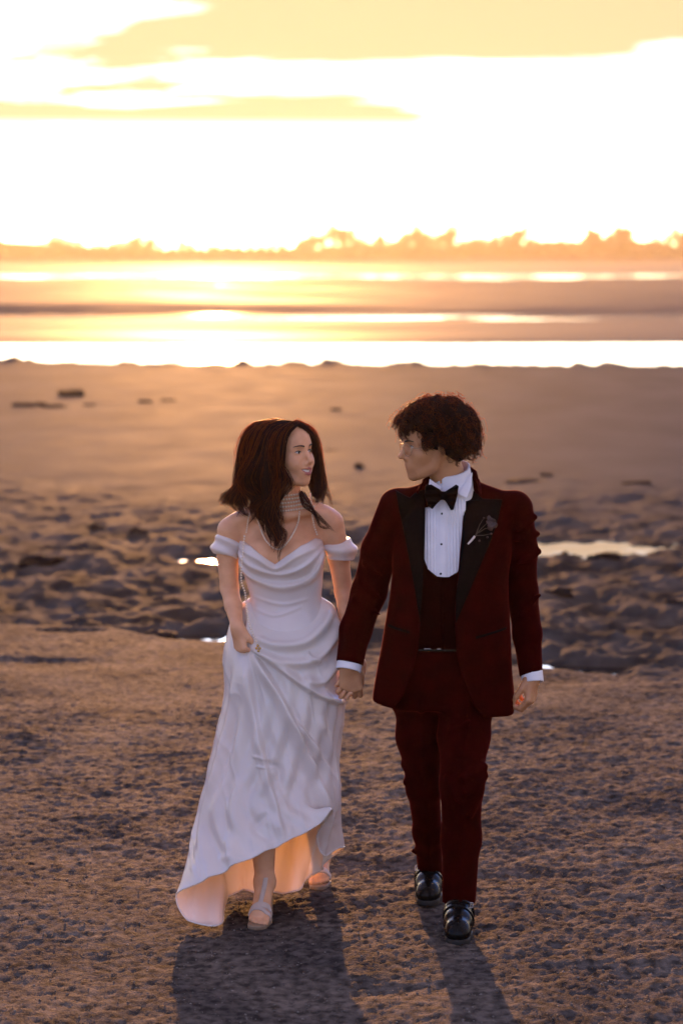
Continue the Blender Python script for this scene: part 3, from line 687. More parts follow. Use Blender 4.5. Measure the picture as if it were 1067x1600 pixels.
co = np.empty(len(me.vertices)*3, np.float32); me.vertices.foreach_get('co', co); co = co.reshape(-1, 3).astype(float)
lp = head_sdf(((co-HC)@HR)/HS, True, True)[1]; attr(me, 'lip', (1-sstep(.0002, .0016, lp))*(co[:, 2] > HC[2]-.16))
child(link('body', me, SKIN_W, bride))
fp0 = set(bride.children); face_parts(bride, HC, HR, HS, .0030, True, True)
for o in set(bride.children)-fp0: child(o)

# ---- gown: bodice with cowl folds, off-shoulder bands, long skirt held up at one side
yF = 8.10
NECK = pz([(300, 843), (334, 838), (368, 847), (392, 853), (412, 868), (430, 881), (447, 868), (470, 852), (492, 845), (511, 851), (545, 835), (600, 830), (600, 1060), (300, 1060)], yF)
COWL = [([(366, 864), (392, 884), (436, 897), (476, 884), (509, 856)], .009, .009), ([(367, 878), (392, 902), (440, 916), (486, 902), (510, 862)], .012, .010),
        ([(372, 857), (404, 872), (431, 888), (462, 868), (506, 851)], .007, .009), ([(378, 896), (410, 915), (450, 921), (492, 905), (510, 872)], .007, .009),
        ([(511, 850), (512, 880), (507, 920)], .004, .007), ([(505, 870), (495, 900), (478, 915)], .005, .008), ([(395, 935), (440, 945), (480, 938)], .0025, .006), ([(400, 955), (430, 962), (470, 950)], .0025, .006)]
def sp2(l, y): return [tuple(q) for q in spline([(*p, 0) for p in pz(l, y)], 22)[:, :2]]
COWL = [(sp2(a, yF), b, c) for a, b, c in COWL]
def bodice(P):
    d = bride_torso(P) - .010
    fr = 1-sstep(8.15, 8.24, P[:, 1])
    for ln, A, w in COWL:
        q, _, t = line2(P, ln); d = d - 1.3*A*fr*np.exp(-(q/w)**2)*np.sin(np.clip(t, .04, .96)*np.pi)**.35
    d = smax(d, poly2(P, NECK), .006)
    return smax(d, at(446, 1015, 8.1)[2]-P[:, 2], .01)
me = sculpt_mesh('bodice', bodice, (-.42, 8.0, .88), (.1, 8.36, 1.42), .0034)
child(link('bodice', me, SATIN, bride))
def sleeve_fn(cs, ax_, rad, tw):
    cs = np.asarray(cs)
    def f(P):
        q = P-cs; h = q@ax_; rv = q-h[:, None]*ax_; rr = np.linalg.norm(rv, axis=1); th = np.arctan2(rv[:, 1], rv[:, 0])
        hh = h + .012*np.sin(th+tw)
        prof = rad + .006*np.sin(hh*110+1.0*th+tw)*(1-np.clip(np.abs(hh)/.034, 0, 1)**4) - .012*np.clip(np.abs(hh)/.034, 0, 1)**3
        return np.maximum(np.maximum(np.abs(rr-prof)-.007, np.abs(hh)-.032-.004*np.sin(2*th+tw)), -1)*.8
    return f
for cs, axv, rad, tw in ((at(355, 856, 8.215), V3(.22, 0, .97), .046, .4), (at(531, 857, 8.225), V3(-.25, 0, .97), .047, 2.4)):
    f = sleeve_fn(cs, axv/np.linalg.norm(axv), rad, tw); me = sculpt_mesh('sleeve', f, cs-.085, cs+.085, .0032)
    child(link('sleeve', me, SATIN, bride))
def ring(u0, u1, v0, v1, vf, vb, yf, yb, ymid):
    o = []
    for i in range(16):
        a = math.pi*(i/9) if i <= 9 else math.pi*(1+(i-9)/7)
        c, s = math.cos(a), math.sin(a)                      # c = 1 left, -1 right; s>0 front
        uu = (u0+u1)/2 + (u0-u1)/2*c; vv = (v0+v1)/2+(v0-v1)/2*c
        y = ymid - (ymid-yf)*s if s > 0 else ymid - (yb-ymid)*s
        vv += (vf-(v0+v1)/2)*max(s, 0) + (vb-(v0+v1)/2)*max(-s, 0)
        o.append(at(uu, vv, y))
    return o
HEM = [(276, 1402, 7.99), (318, 1376, 7.90), (365, 1354, 7.87), (410, 1334, 7.87), (455, 1311, 7.90), (490, 1293, 7.93), (511, 1279, 7.97), (494, 1304, 8.09), (507, 1337, 8.12), (531, 1324, 8.22), (505, 1352, 8.33), (464, 1392, 8.27), (415, 1397, 8.26), (364, 1396, 8.25), (343, 1447, 7.87), (300, 1441, 7.90)]
RG = [ring(395, 500, 933, 933, 984, 926, 8.100, 8.285, 8.2), ring(371, 521, 950, 948, 1000, 945, 8.060, 8.33, 8.2), ring(352, 532, 1000, 996, 1030, 985, 8.035, 8.37, 8.2),
      ring(350, 538, 1090, 1088, 1100, 1070, 8.01, 8.42, 8.2), ring(328, 524, 1200, 1188, 1200, 1170, 7.985, 8.44, 8.2), ring(303, 526, 1308, 1265, 1262, 1285, 7.95, 8.44, 8.18), [at(*p) for p in HEM]]
RT = [0, .06, .16, .36, .60, .82, 1.0]
NT, NR = 400, 270
Kc = np.array([spline(r, NT, True) for r in RG]); tt = np.linspace(0, 1, NR)
SK = np.stack([np.stack([smooth_interp(tt, np.array(RT), Kc[:, j, k]) for k in range(3)], -1) for j in range(0, NT)], 1)   # rows x around x 3
SK[-1] = Kc[-1]
def normals_grid(G):
    a = np.roll(G, -1, 1)-np.roll(G, 1, 1); b = np.gradient(G, axis=0); n = np.cross(a, b); return n/(np.linalg.norm(n, axis=2, keepdims=True)+1e-9)
Nn = normals_grid(SK); ctr = SK.mean(1, keepdims=True)
if (Nn*(SK-ctr)).sum() < 0: Nn = -Nn
P_ = SK.reshape(-1, 3); dsp = np.zeros(len(P_)); fr = (1-sstep(8.12, 8.24, P_[:, 1]))
yS = 8.02
FOLDS = [  # line, height, width, sharp side (0 = round)
    ([(390, 1016), (440, 1090), (478, 1180), (500, 1245), (511, 1279)], .020, .020, 1), ([(389, 1014), (430, 1040), (490, 1085), (540, 1112)], .018, .016, -1),
    ([(386, 1022), (400, 1120), (425, 1230), (450, 1312)], .012, .022, 1), ([(382, 1030), (378, 1140), (372, 1250), (365, 1354)], .010, .022, 0),
    ([(378, 1030), (345, 1180), (318, 1300), (300, 1388)], .009, .020, 0), ([(392, 1000), (430, 1012), (475, 1008), (506, 985), (519, 958)], .016, .013, 0),
    ([(398, 1018), (440, 1036), (490, 1034), (522, 1000), (525, 970)], .014, .014, 0), ([(470, 1062), (500, 1068), (524, 1040), (532, 1000)], .014, .013, 0),
    ([(478, 1020), (484, 1032), (500, 1040)], .007, .007, 0), ([(450, 1110), (490, 1170), (512, 1240), (508, 1330)], .012, .018, 1), ([(500, 1120), (515, 1200), (522, 1300)], .010, .014, 0),
    ([(382, 950), (388, 975), (385, 1000)], .010, .010, 0), ([(366, 975), (372, 995), (380, 1010)], .010, .010, 0), ([(412, 1190), (436, 1200), (440, 1240)], -.006, .014, 0), ([(395, 1180), (420, 1184)], .003, .005, 0), ([(420, 1262), (400, 1285), (425, 1300)], -.006, .012, 0), ([(400, 1195), (428, 1198)], .003, .004, 0), ([(340, 1330), (385, 1326), (425, 1312)], .004, .010, 0)]
for ln, A, w, sh in FOLDS:
    q, sd, t = line2(P_, sp2(ln, yS)); env = np.clip(t*8, 0, 1)*np.clip((1-t)*8, .25, 1)
    if sh: prof = np.exp(-(q/w)**2)*np.where(sd*sh > 0, np.exp(-(q/(w*.35))**2), 1.0)
    else: prof = np.exp(-(q/w)**2)
    dsp += 1.65*A*env*prof*fr
# soft flutes round the sides and back, and small cloth irregularity
J = np.tile(np.arange(NT)*2*np.pi/NT, NR); Tt = np.repeat(tt, NT)
dsp += (.020*np.sin(J*11+.6*np.sin(3*J))*sstep(.15, .8, Tt))*(1-fr) + .005*np.sin(J*17+2*Tt*3)*sstep(.1, .5, Tt)*fr
dsp += .006*fbm(P_[:, 0]*14+P_[:, 2]*4, P_[:, 2]*5, 3, 201)*sstep(.03, .2, Tt)
rdg = (1-np.abs(2*fbm(P_[:, 0]*20+P_[:, 2]*5, P_[:, 2]*4+P_[:, 0]*2, 2, 205)))
dsp += .0035*np.clip(rdg, 0, 1)**4*sstep(.05, .3, Tt)
P2 = P_ + Nn.reshape(-1, 3)*dsp[:, None]; P2[:, 2] = np.maximum(P2[:, 2], .012)
me = np_mesh('skirt', P2, grid_faces(NR, NT, True))
sk = child(link('skirt', me, SATIN, bride)); md = sk.modifiers.new('s', 'SOLIDIFY'); md.thickness = .002; md.offset = 0
hem_pts = np.concatenate([P2[-NT:], P2[-NT:][:1]]); child(link('hem', np_mesh('hem', *tube_arrays(hem_pts, .0032, 6)), SATIN, bride))
# ---- hair
def hair_mass_w(P):
    q = ((P-HC)@HR)/HS
    d = ell(q, (0, .026, .034), (.079, .092, .081))*HS
    d = smax(d, -ell(q, (0, -.115, -.035), (.072, .085, .098))*HS, .01)
    d = smin(d, chain(P, [at(425, 690, 8.19), at(402, 735, 8.19), at(396, 762, 8.19), at(400, 775, 8.19)], [.066, .054, .040, .026]), .03)
    d = smin(d, chain(P, [at(432, 720, 8.13), at(428, 770, 8.125), at(424, 800, 8.12)], [.035, .036, .016]), .03)
    return smin(d, chain(P, [at(478, 690, 8.27), at(490, 740, 8.27), at(494, 768, 8.25)], [.03, .032, .02]), .03)
child(link('hair', sculpt_mesh('hair', hair_mass_w, HC-V3(.22, .2, .25), HC+V3(.2, .22, .16), .004), HAIR_CORE, bride))
L_ = []
def lerp(a, b, s): return np.asarray(a, float)*(1-s)+np.asarray(b, float)*s
for i in range(78):
    s = rng.uniform(-.0, 1.12) if i > 30 else i/30*1.1; e = s*s; w1, w2 = s*8+rng.normal(0, .5), rng.uniform(13, 24); ln = rng.uniform(.2, 1.25); jit = lambda k: rng.normal(0, k, 2)
    vs_ = [lerp((464, 662), (430, 657), s), lerp((446, 681), (396, 668), s), lerp((441, 722), (380, 705), s), lerp((441, 758), (371, 748), s)+jit(2)+(w2*.9*math.sin(w1), 0), lerp((436, 795), (371, 776), s)+jit(4)-(w2*1.0*math.sin(w1+.5), 0)]
    vs_.append(vs_[-1]+np.array((-3+w2*1.3*math.sin(w1+.9)-9*max(0, s-.6)*2, (38-22*s)*ln)))
    ys_ = [8.09+.10*s, 8.068+.12*e, 8.068+.12*e, 8.075+.11*e, 8.085+.09*e, 8.085+.085*e]
    L_.append(lock([at(p[0], p[1], y) for p, y in zip(vs_, ys_)], 40, .0050, .0068, 13, .006, 1.4, taper=.2))
for i in range(14):                                                      # crown and the far side
    s = i/13
    L_.append(lock([at(461+6*s, 660, 8.13+.09*s), at(482+6*s, 674, 8.145+.11*s), at(491+5*s, 704, 8.20+.07*s), at(493+9*s, 738, 8.22+.05*s), at(495+13*s, 762, 8.22+.04*s), at(484+24*s+rng.normal(0, 7), 778+rng.uniform(-4, 26), 8.19+.04*s)], 42, .005, .009, 13, .007, 1.5, taper=.2))
for i in range(16):                                                      # long front locks over the chest
    w1 = rng.uniform(0, 6.28); a_ = rng.uniform(0, 1)
    L_.append(lock([at(444-30*a_, 690, 8.075), at(439-34*a_, 735, 8.072), at(436-30*a_+5*math.sin(w1), 775, 8.075), at(432-22*a_-7*math.sin(w1+.5), 808, 8.075), at(434-16*a_+9*math.sin(w1+1.2), 832, 8.068), at(436-12*a_-6*math.sin(w1+2), rng.uniform(842, 868), 8.062)], 26, .004, .006, 13, .006, 1.3, taper=.15))
for g in ([(470, 768, 8.16), (480, 788, 8.125), (502, 812, 8.125), (524, 832, 8.12)], [(474, 770, 8.17), (490, 800, 8.13), (500, 822, 8.12), (516, 826, 8.12)], [(470, 770, 8.15), (476, 790, 8.12), (492, 800, 8.12), (512, 822, 8.12)],
          [(420, 780, 8.10), (424, 815, 8.075), (445, 836, 8.065), (436, 862, 8.06), (436, 878, 8.055)], [(428, 785, 8.1), (432, 820, 8.07), (447, 832, 8.065), (438, 856, 8.06)], [(412, 790, 8.1), (420, 818, 8.08), (436, 842, 8.065), (446, 838, 8.06)],
          [(432, 780, 8.1), (426, 820, 8.075), (438, 846, 8.06)], [(372, 770, 8.19), (364, 782, 8.18), (358, 792, 8.17)], [(376, 775, 8.17), (378, 800, 8.15), (392, 806, 8.14)]):
    L_.append(lock([at(*p) for p in g], 16, .005, .005, 13, .004, 1.2, taper=.2))
for i in range(14):                                                      # curling ends at the shoulder
    a_ = rng.uniform(0, 1); k = rng.choice((-1, 1))*rng.uniform(5, 10); u0 = 371+26*a_
    L_.append(lock([at(u0+6, 715, 8.17), at(u0-2+k*.6, 742, 8.18), at(u0-k*.6, 764, 8.175), at(u0-4+k, 782, 8.165), at(u0-7-k*.4, rng.uniform(792, 808), 8.16)], 18, .003, .005, 13, .004, 1.3, taper=.12))
child(link('hair_wisps', strands_mesh('hair_wisps', wisps(L_, 240, at(436, 725, 8.2), .015, .007), 0.0009, .0003), HAIR_WISP, bride))
child(link('hair_strands', strands_mesh('hair_strands', np.concatenate(L_), .0010, .0003), HAIR_W, bride))

# ---- pearls
nk = empty('necklace', bride.location); nk.parent = bride; child(nk)
def nchild(o): o.matrix_parent_inverse = Matrix.Translation(-Vector(bride.location)); return o
nax = (at(447, 802, 8.215)-at(449, 770, 8.20)); 
for k in range(5):
    f = .0+.15*k; c = at(449, 772, 8.198)+nax*f; r = .0500+.0022*k; a = np.linspace(.0, math.pi-.25, 60)+math.pi
    G = np.stack([c[0]+r*np.cos(a)*1.02, c[1]+r*np.sin(a)*1.05, c[2]-.004*np.sin(-a)*k*.5+.004*np.cos(a)], -1)
    for _ in range(8): G += np.stack([np.cos(a), np.sin(a), 0*a], -1)*np.clip(.0034-bride_body(G), -.02, .02)[:, None]*.8
    nchild(beads('pearl_strand', G, .0040, PEARL, nk, 1.12))
def drape(pts, n=90):
    """let a strand follow the front of the body"""
    G = spline([at(*p) for p in pts], n)
    for _ in range(8):
        d = np.minimum(bride_torso(G), bride_body(G)); G[:, 1] -= np.clip(.006-d, -.02, .02)*.9
    return G
nchild(beads('pearl_strand', drape([(402, 790, 8.12), (402, 815, 8.10), (412, 840, 8.09), (428, 857, 8.08), (440, 857, 8.08), (455, 840, 8.09), (465, 820, 8.11), (468, 800, 8.14)]), .0034, PEARL, nk, 1.12))
nchild(beads('pearl_strand', drape([(395, 785, 8.14), (388, 810, 8.11), (384, 835, 8.10)]), .0030, PEARL, nk, 1.2))
nchild(beads('pearl_strand', drape([(485, 775, 8.16), (487, 800, 8.13), (490, 822, 8.12), (495, 838, 8.12)]), .0034, PEARL, nk, 1.2))
long_ = spline([at(382, 838, 8.095), at(379, 870, 8.085), at(377, 905, 8.09), at(383, 926, 8.08), at(385, 945, 8.06), at(388, 968, 8.03), at(395, 990, 8.01), at(402, 1006, 8.005)], 120)
nchild(beads('pearl_strand', long_, .0034, PEARL, nk, 1.25))
nchild(link('tassel', np_mesh('tassel', *merge([uv_ball(at(403+dx, 1009+dz, 8.0), .005, 8, 6) for dx, dz in ((0, 0), (3, 4), (-2, 4), (1, 8))])), GOLD, nk))
# bracelet on the held hand
a = np.linspace(0, 2*np.pi, 40); w = b_arm_l[-1]
for k in range(2): child(beads('bracelet', np.stack([w[0]+.024*np.cos(a), w[1]+.024*np.sin(a), w[2]+.012*k-.012+.004*np.cos(a)], -1), .0026, PEARL, bride, 1.1))

# ---- sandals
def sandal(ank, heel, ball, tip, side, s):
    side = np.asarray(side, float); root = empty('sandal', bride.location); root.parent = bride; child(root)
    f = tip-ball
    def sole(P):
        Q = P*V3(1, 1, 0); fl = V3(1, 1, 0)
        d = chain(Q, [heel*fl, ball*fl, (tip+f*.10)*fl], [.029*s, .041*s, .036*s], .01)
        t = np.clip((P[:, 1]-ball[1])/(heel[1]-ball[1]), 0, 1)
        top = (ball[2]-.016) + (heel[2]-.022-ball[2]+.016)*t**1.3 - .004*np.clip((ball[1]-P[:, 1])/.05, 0, 1)
        return smax(smax(d, P[:, 2]-np.maximum(top, .012), .004), -.004-P[:, 2], .003)
    def body(P): return toes_foot(P, ank, heel, ball, tip, side, s)
    def band(P):
        d0 = body(P)-.0045; t = (P-ball)@(f/np.linalg.norm(f)); sd = (P-ball)@side
        d1 = np.abs(t+.004+.10*sd)-.010; d2 = np.abs(t-.010-.25*sd)-.0065
        dd = np.maximum(d0, np.minimum(d1, d2)); dd = np.maximum(dd, -(body(P)+.002))
        ts = np.maximum(np.abs(sd)-.0075, np.maximum(-(t+.10), t)); ts = np.maximum(np.maximum(d0, ts), -(body(P)+.002))
        return np.maximum(np.minimum(dd, np.where(P[:, 2] > ball[2], ts, 1)), -.001-P[:, 2])
    lo = np.minimum(np.minimum(heel, tip), ank)-.07; hi = np.maximum(np.maximum(heel, tip), ank)+.06
    for nm, fn, m in (('sole', sole, SOLE), ('strap', band, NUDE)):
        nchild(link(nm, sculpt_mesh(nm, fn, lo, hi, .0028), m, root))
    a = np.linspace(0, 2*np.pi, 30); r = .036*s
    g = np.stack([ank[0]+r*np.cos(a), ank[1]+.004+r*1.1*np.sin(a), ank[2]-.004+.006*np.sin(a)], -1)
    nchild(link('ankle_strap', np_mesh('ankle_strap', *tube_arrays(g, .0050, 6)), NUDE, root))
sandal(at(414, 1378, 8.03), at(414, 1392, 8.07), at(407, 1428, 7.935), at(403, 1442, 7.885), (.96, -.25, 0), .92)
sandal(at(501, 1338, 8.52), at(502, 1350, 8.56), at(500, 1370, 8.43), at(498, 1379, 8.39), (-.98, -.1, 0), .92)
# ================================================================ THE GROOM
groom = empty('person', (at(700, 1440, 8.0)[0], 8.0, 0))
tag(groom, 'curly-haired man with glasses in dark red velvet tuxedo and black bow tie', 'person')
def gchild(o): o.matrix_parent_inverse = Matrix.Translation(-Vector(groom.location)); return o
VELVET = vary(mat('burgundy_velvet', rough=.85, spec=.02), 14, (.020, .0007, .0004), (.031, .0011, .0006), bump=.12, bscale=700, bdist=.0008)
b_ = VELVET.node_tree.nodes['Principled BSDF']; b_.inputs['Sheen Weight'].default_value = .16; b_.inputs['Sheen Roughness'].default_value = .35; b_.inputs['Sheen Tint'].default_value = (.95, .05, .03, 1)
VEST = vary(mat('dark_waistcoat', rough=.9, spec=.01), 20, (.006, .0005, .0004), (.010, .0008, .0006))
LAPEL = vary(mat('black_satin', rough=.6, spec=.03), 25, (.0020, .0016, .0016), (.0036, .0028, .0028), bump=.08, bscale=600, bdist=.0006)
SHIRT = vary(mat('white_shirt', rough=.7, spec=.3), 12, (.72, .72, .76), (.80, .80, .83), bump=.05, bscale=900, bdist=.0004)
BLACKL = vary(mat('black_leather', rough=.22, spec=.13), 60, (.004, .0036, .0034), (.008, .007, .0065), bump=.06, bscale=300, bdist=.0008, rough=(.16, .30))
RUBBER = vary(mat('shoe_sole', rough=.6), 60, (.006, .0055, .005), (.012, .011, .010)); STEEL = vary(mat('steel', rough=.25, metal=1.0), 90, (.45, .44, .42), (.6, .58, .55))
WIRE = vary(mat('spectacle_wire', rough=.25, metal=1.0), 90, (.5, .38, .22), (.62, .48, .30))
GHC, GHR, GHS = at(671, 693, 8.03), rotm(-72, -6, 3), .97
g_arm_r = [at(622, 792, 8.05), at(594, 860, 8.09), at(577, 925, 8.12), at(556, 985, 8.085), at(545, 1042, 8.04)]
g_arm_l = [at(802, 796, 8.05), at(811, 860, 8.09), at(814, 925, 8.12), at(824, 990, 8.07), at(831, 1060, 8.02)]
g_leg_r = [at(656, 1085, 8.06), at(656, 1150, 8.05), at(662, 1230, 8.10), at(668, 1300, 8.22), at(672, 1372, 8.34)]
g_leg_l = [at(730, 1085, 8.02), at(724, 1150, 7.97), at(721, 1225, 7.88), at(720, 1310, 7.90), at(717, 1412, 7.88)]
G_TORSO = [(710, 782, 8.06, .150, .075), (709, 805, 8.05, .190, .100), (706, 850, 8.04, .200, .122), (703, 900, 8.03, .196, .130), (700, 955, 8.03, .205, .132), (696, 1010, 8.03, .217, .138), (692, 1060, 8.04, .231, .150), (691, 1085, 8.04, .237, .155), (690, 1125, 8.04, .236, .156)]
GT = rowsz(G_TORSO)
def g_base(P):
    d = loftz(P, GT, 2.2)
    for a, b in (((712, 766, 8.08), (630, 789, 8.055)), ((712, 766, 8.08), (795, 795, 8.055))): d = smin(d, cap(P, at(*a), at(*b), .052, .053), .03)
    return d
def sleeve_d(P, A, rad):
    d = chain(P, A, rad, .02); return d
S_RAD = ([.064, .062, .058, .052, .045], [.066, .060, .054, .047, .0385])
WR = []        # wrinkles: two ends and thickness, laid across the sleeves and the trouser knees
for (a, b, r) in (((836, 808, 8.03), (806, 830, 7.99), .009), ((840, 834, 8.06), (802, 846, 7.99), .008), ((842, 862, 8.06), (800, 886, 8.0), .010),
                  ((565, 905, 8.07), (600, 940, 8.04), .009), ((556, 935, 8.07), (596, 962, 8.05), .008), ((570, 880, 8.05), (605, 905, 8.02), .008), ((842, 930, 8.06), (812, 960, 8.04), .008)): WR.append((at(*a), at(*b), r))
def jacket(P, cut=True):
    d = g_base(P)
    # suppression at the waist and soft vertical roll of the fronts
    for A, rad in ((g_arm_r, S_RAD[0]), (g_arm_l, S_RAD[1])):
        e = sleeve_d(P, A, rad)
        for (a, b, r) in WR: e = smin(e, cap(P, a, b, r*.7, r*.25)+.004, .03)
        w = A[-1]-A[-2]; w = w/np.linalg.norm(w); e = smax(e, (P-A[-1])@w+.012, .006)
        d = smin(d, e, .014)
    d = d - .004*np.sin(P[:, 0]*34+.6)*sstep(1.05, .75, P[:, 2]) - .003*fbm(P[:, 0]*9, P[:, 2]*7+P[:, 1]*5, 2, 301)
    hemz = at(690, 1108, 8.0)[2] + (P[:, 0]-at(690, 1108, 8.0)[0])*-.09 + .02*np.exp(-((P[:, 0]-at(680, 1108, 8.)[0])/.06)**2)
    sl = (P[:, 0] > at(586, 900, 8)[0]-.02*0)
    d = np.where((np.abs(P[:, 0]-at(692, 0, 8.0)[0]) < .262) & (P[:, 2] < 1.2), smax(d, np.where(arm_far(P) > .005, hemz-P[:, 2], -1), .01), d)
    if cut: d = smax(d, -np.maximum(poly2(P, OPEN), P[:, 1]-8.03), .008)
    return d
def arm_far(P): return np.minimum(chain(P, g_arm_r, S_RAD[0]), chain(P, g_arm_l, S_RAD[1]))
yG = 7.93
OPEN = pz([(672, 745), (666, 775), (664, 800), (661, 880), (657, 962), (653, 1012), (643, 1050), (630, 1085), (612, 1112), (606, 1160), (770, 1160), (757, 1125), (738, 1098), (722, 1060), (713, 1020), (709, 962), (715, 895), (725, 800), (733, 760), (736, 735)], yG)
me = sculpt_mesh('jacket', jacket, (-.05, 7.80, .62), (.75, 8.26, 1.60), .0042, ((), (), ()))
gchild(link('jacket', me, VELVET, groom))
def lap(poly, lift, shape, back=8.02, th=.004):
    pp = pz(poly, yG)
    return lambda P: smax(np.maximum(shape(P)-lift, -(shape(P)+th)), np.maximum(poly2(P, pp), P[:, 1]-back), .003)
J0 = lambda P: jacket(P, False)
for poly in ([(666, 762), (657, 768), (641, 781), (619, 770), (624, 800), (633, 842), (645, 905), (656, 972), (659, 930), (662, 880), (665, 800)], [(733, 762), (738, 768), (756, 783), (787, 784), (781, 808), (767, 845), (742, 900), (711, 972), (711, 930), (716, 895), (726, 800)]):
    xx = [p[0] for p in pz(poly, yG)]; zz = [p[1] for p in pz(poly, yG)]
    gchild(link('lapel', sculpt_mesh('lapel', lap(poly, .007, J0), (min(xx)-.02, 7.85, min(zz)-.02), (max(xx)+.02, 8.06, max(zz)+.02), .0026), LAPEL, groom))
# jacket collar round the neck
def jcollar(P):
    pts = [at(652, 768, 7.975), at(664, 752, 8.03), at(682, 740, 8.10), at(710, 736, 8.135), at(736, 738, 8.10), at(746, 752, 8.03), at(750, 772, 7.975)]
    d = 1e9
    S_ = spline(pts, 15); CW = np.sin(np.linspace(.25, math.pi-.25, 15))**.6
    for i in range(14): d = np.minimum(d, ecap(P, S_[i], S_[i+1], .019*CW[i], .019*CW[i+1], np.array(S_[i]+S_[i+1])/2-at(708, 755, 8.05)*V3(1, 1, 0)-V3(0, 0, (S_[i][2]+S_[i+1][2])/2), .30))
    return d
gchild(link('jacket_collar', sculpt_mesh('jacket_collar', jcollar, at(640, 790, 7.92), at(765, 720, 8.19), .003), VELVET, groom))
for pl in ([(742, 992), (792, 982), (792, 986), (742, 997)], [(606, 978), (640, 985), (640, 990), (606, 983)]):
    pp = pz(pl, yG); gchild(link('pocket_welt', sculpt_mesh('pocket_welt', lap(pl, .0012, J0), (pp[0][0]-.02, 7.84, min(q[1] for q in pp)-.01), (pp[1][0]+.02, 8.04, max(q[1] for q in pp)+.01), .0022), LAPEL, groom))
# shirt, waistcoat, belt
VEE = pz([(640, 860), (662, 872), (668, 888), (682, 899), (700, 900), (714, 892), (720, 875), (740, 860), (740, 1016), (640, 1016)], 7.95)
def shirt(P):
    d = smin(g_base(P)+.020, cap(P, at(707, 800, 8.03), at(704, 766, 8.045), .078, .056), .02)
    pl = .0016*np.sign(np.sin((P[:, 0])*620))*((np.abs(P[:, 0]-at(691, 830, 7.95)[0]) > .016))
    d = d - pl*(P[:, 1] < 8.0) - .005*np.exp(-((P[:, 0]-at(691, 830, 7.95)[0])/.014)**4)*(P[:, 1] < 8.)
    return np.maximum(np.maximum(np.maximum(d, P[:, 1]-8.02), at(690, 920, 7.95)[2]-P[:, 2]), np.where(P[:, 2] < at(690, 768, 8.0)[2], poly2(P, OPEN)-.006, -1))
gchild(link('shirt', sculpt_mesh('shirt', shirt, at(640, 925, 7.85), at(760, 742, 8.05), .0026), SHIRT, groom))
def vest(P): return np.maximum(np.maximum(g_base(P)+.011-.003*np.exp(-((P[:, 0]-at(690, 950, 7.95)[0])/.004)**2), poly2(P, VEE)), P[:, 1]-8.03)
gchild(link('waistcoat', sculpt_mesh('waistcoat', vest, at(636, 1022, 7.82), at(744, 852, 8.05), .003), VEST, groom))
for v in (804, 851, 896):
    c = at(691-(v-804)*.03, v, 7.93); d_ = 0
    for _ in range(12): c[1] -= np.clip(-.001-(shirt(c[None])[0]), -.02, .02)
    gchild(link('shirt_stud', np_mesh('shirt_stud', *uv_ball(c, .0042, 10, 6, (1, .6, 1))), LAPEL, groom))
bl = pz([(652, 1010), (716, 1010), (716, 1017), (652, 1017)], 7.95)
gchild(link('belt', sculpt_mesh('belt', lambda P: np.maximum(np.maximum(g_base(P)+.012, poly2(P, bl)), P[:, 1]-8.0), at(645, 1025, 7.82), at(722, 1004, 8.02), .0026), BLACKL, groom))
for uu in (668, 686):
    q = at(uu, 1013, 7.92)
    for _ in range(12): q[1] -= np.clip(-.012-g_base(q[None])[0]+.001, -.02, .02)
    w_ = .012 if uu == 668 else .008
    gchild(link('belt_buckle', np_mesh('belt_buckle', *tube_arrays([q+V3(-w_, 0, 0), q, q+V3(w_, 0, 0)], .0014, 6)), STEEL, groom))
# shirt collar: band and two points
nb0, nb1 = at(708, 768, 8.055), at(704, 742, 8.07)
def scollar(P):
    ax_ = nb1-nb0; t = np.clip(((P-nb0)@ax_)/(ax_@ax_), -.3, 1.3); q = P-nb0-t[:, None]*ax_; rr = np.hypot(q[:, 0], q[:, 1]*.93)
    d = np.abs(rr-(.0655-.002*t))-.0035
    top = nb1[2]+.016*(P[:, 1]-8.03)/.06*1.0 + (P[:, 0]-nb1[0])*.16
    d = np.maximum(d, np.maximum(P[:, 2]-top-.012, nb0[2]-.030-P[:, 2]))
    notch = np.maximum(np.abs(P[:, 0]-at(692, 0, 8.0)[0])-.003, P[:, 1]-8.02)
    return smax(d, -notch, .002)
gchild(link('shirt_collar', sculpt_mesh('shirt_collar', scollar, nb0-V3(.1, .11, .05), nb1+V3(.1, .1, .05), .0026), SHIRT, groom))
for pts in ([(712, 760, 7.995), (738, 738, 8.02), (736, 760, 7.985), (729, 778, 7.955), (716, 772, 7.96)], [(671, 748, 7.995), (690, 762, 7.985), (682, 772, 7.96), (668, 768, 7.965)]):
    V = np.array([at(*p) for p in pts]); n = len(V); V2 = np.concatenate([V, V+V3(0, .004, 0)])
    bm = bmesh.new(); vv = [bm.verts.new(p) for p in V2]; bm.faces.new(vv[:n]); bm.faces.new(vv[n:][::-1])
    for i in range(n): bm.faces.new((vv[i], vv[n+i], vv[n+(i+1) % n], vv[(i+1) % n]))
    bmesh.ops.recalc_face_normals(bm, faces=bm.faces); me = bpy.data.meshes.new('collar_point'); bm.to_mesh(me)
    o = gchild(link('collar_point', me, SHIRT, groom, smooth=False)); md = o.modifiers.new('b', 'BEVEL'); md.width = .002; md.segments = 2
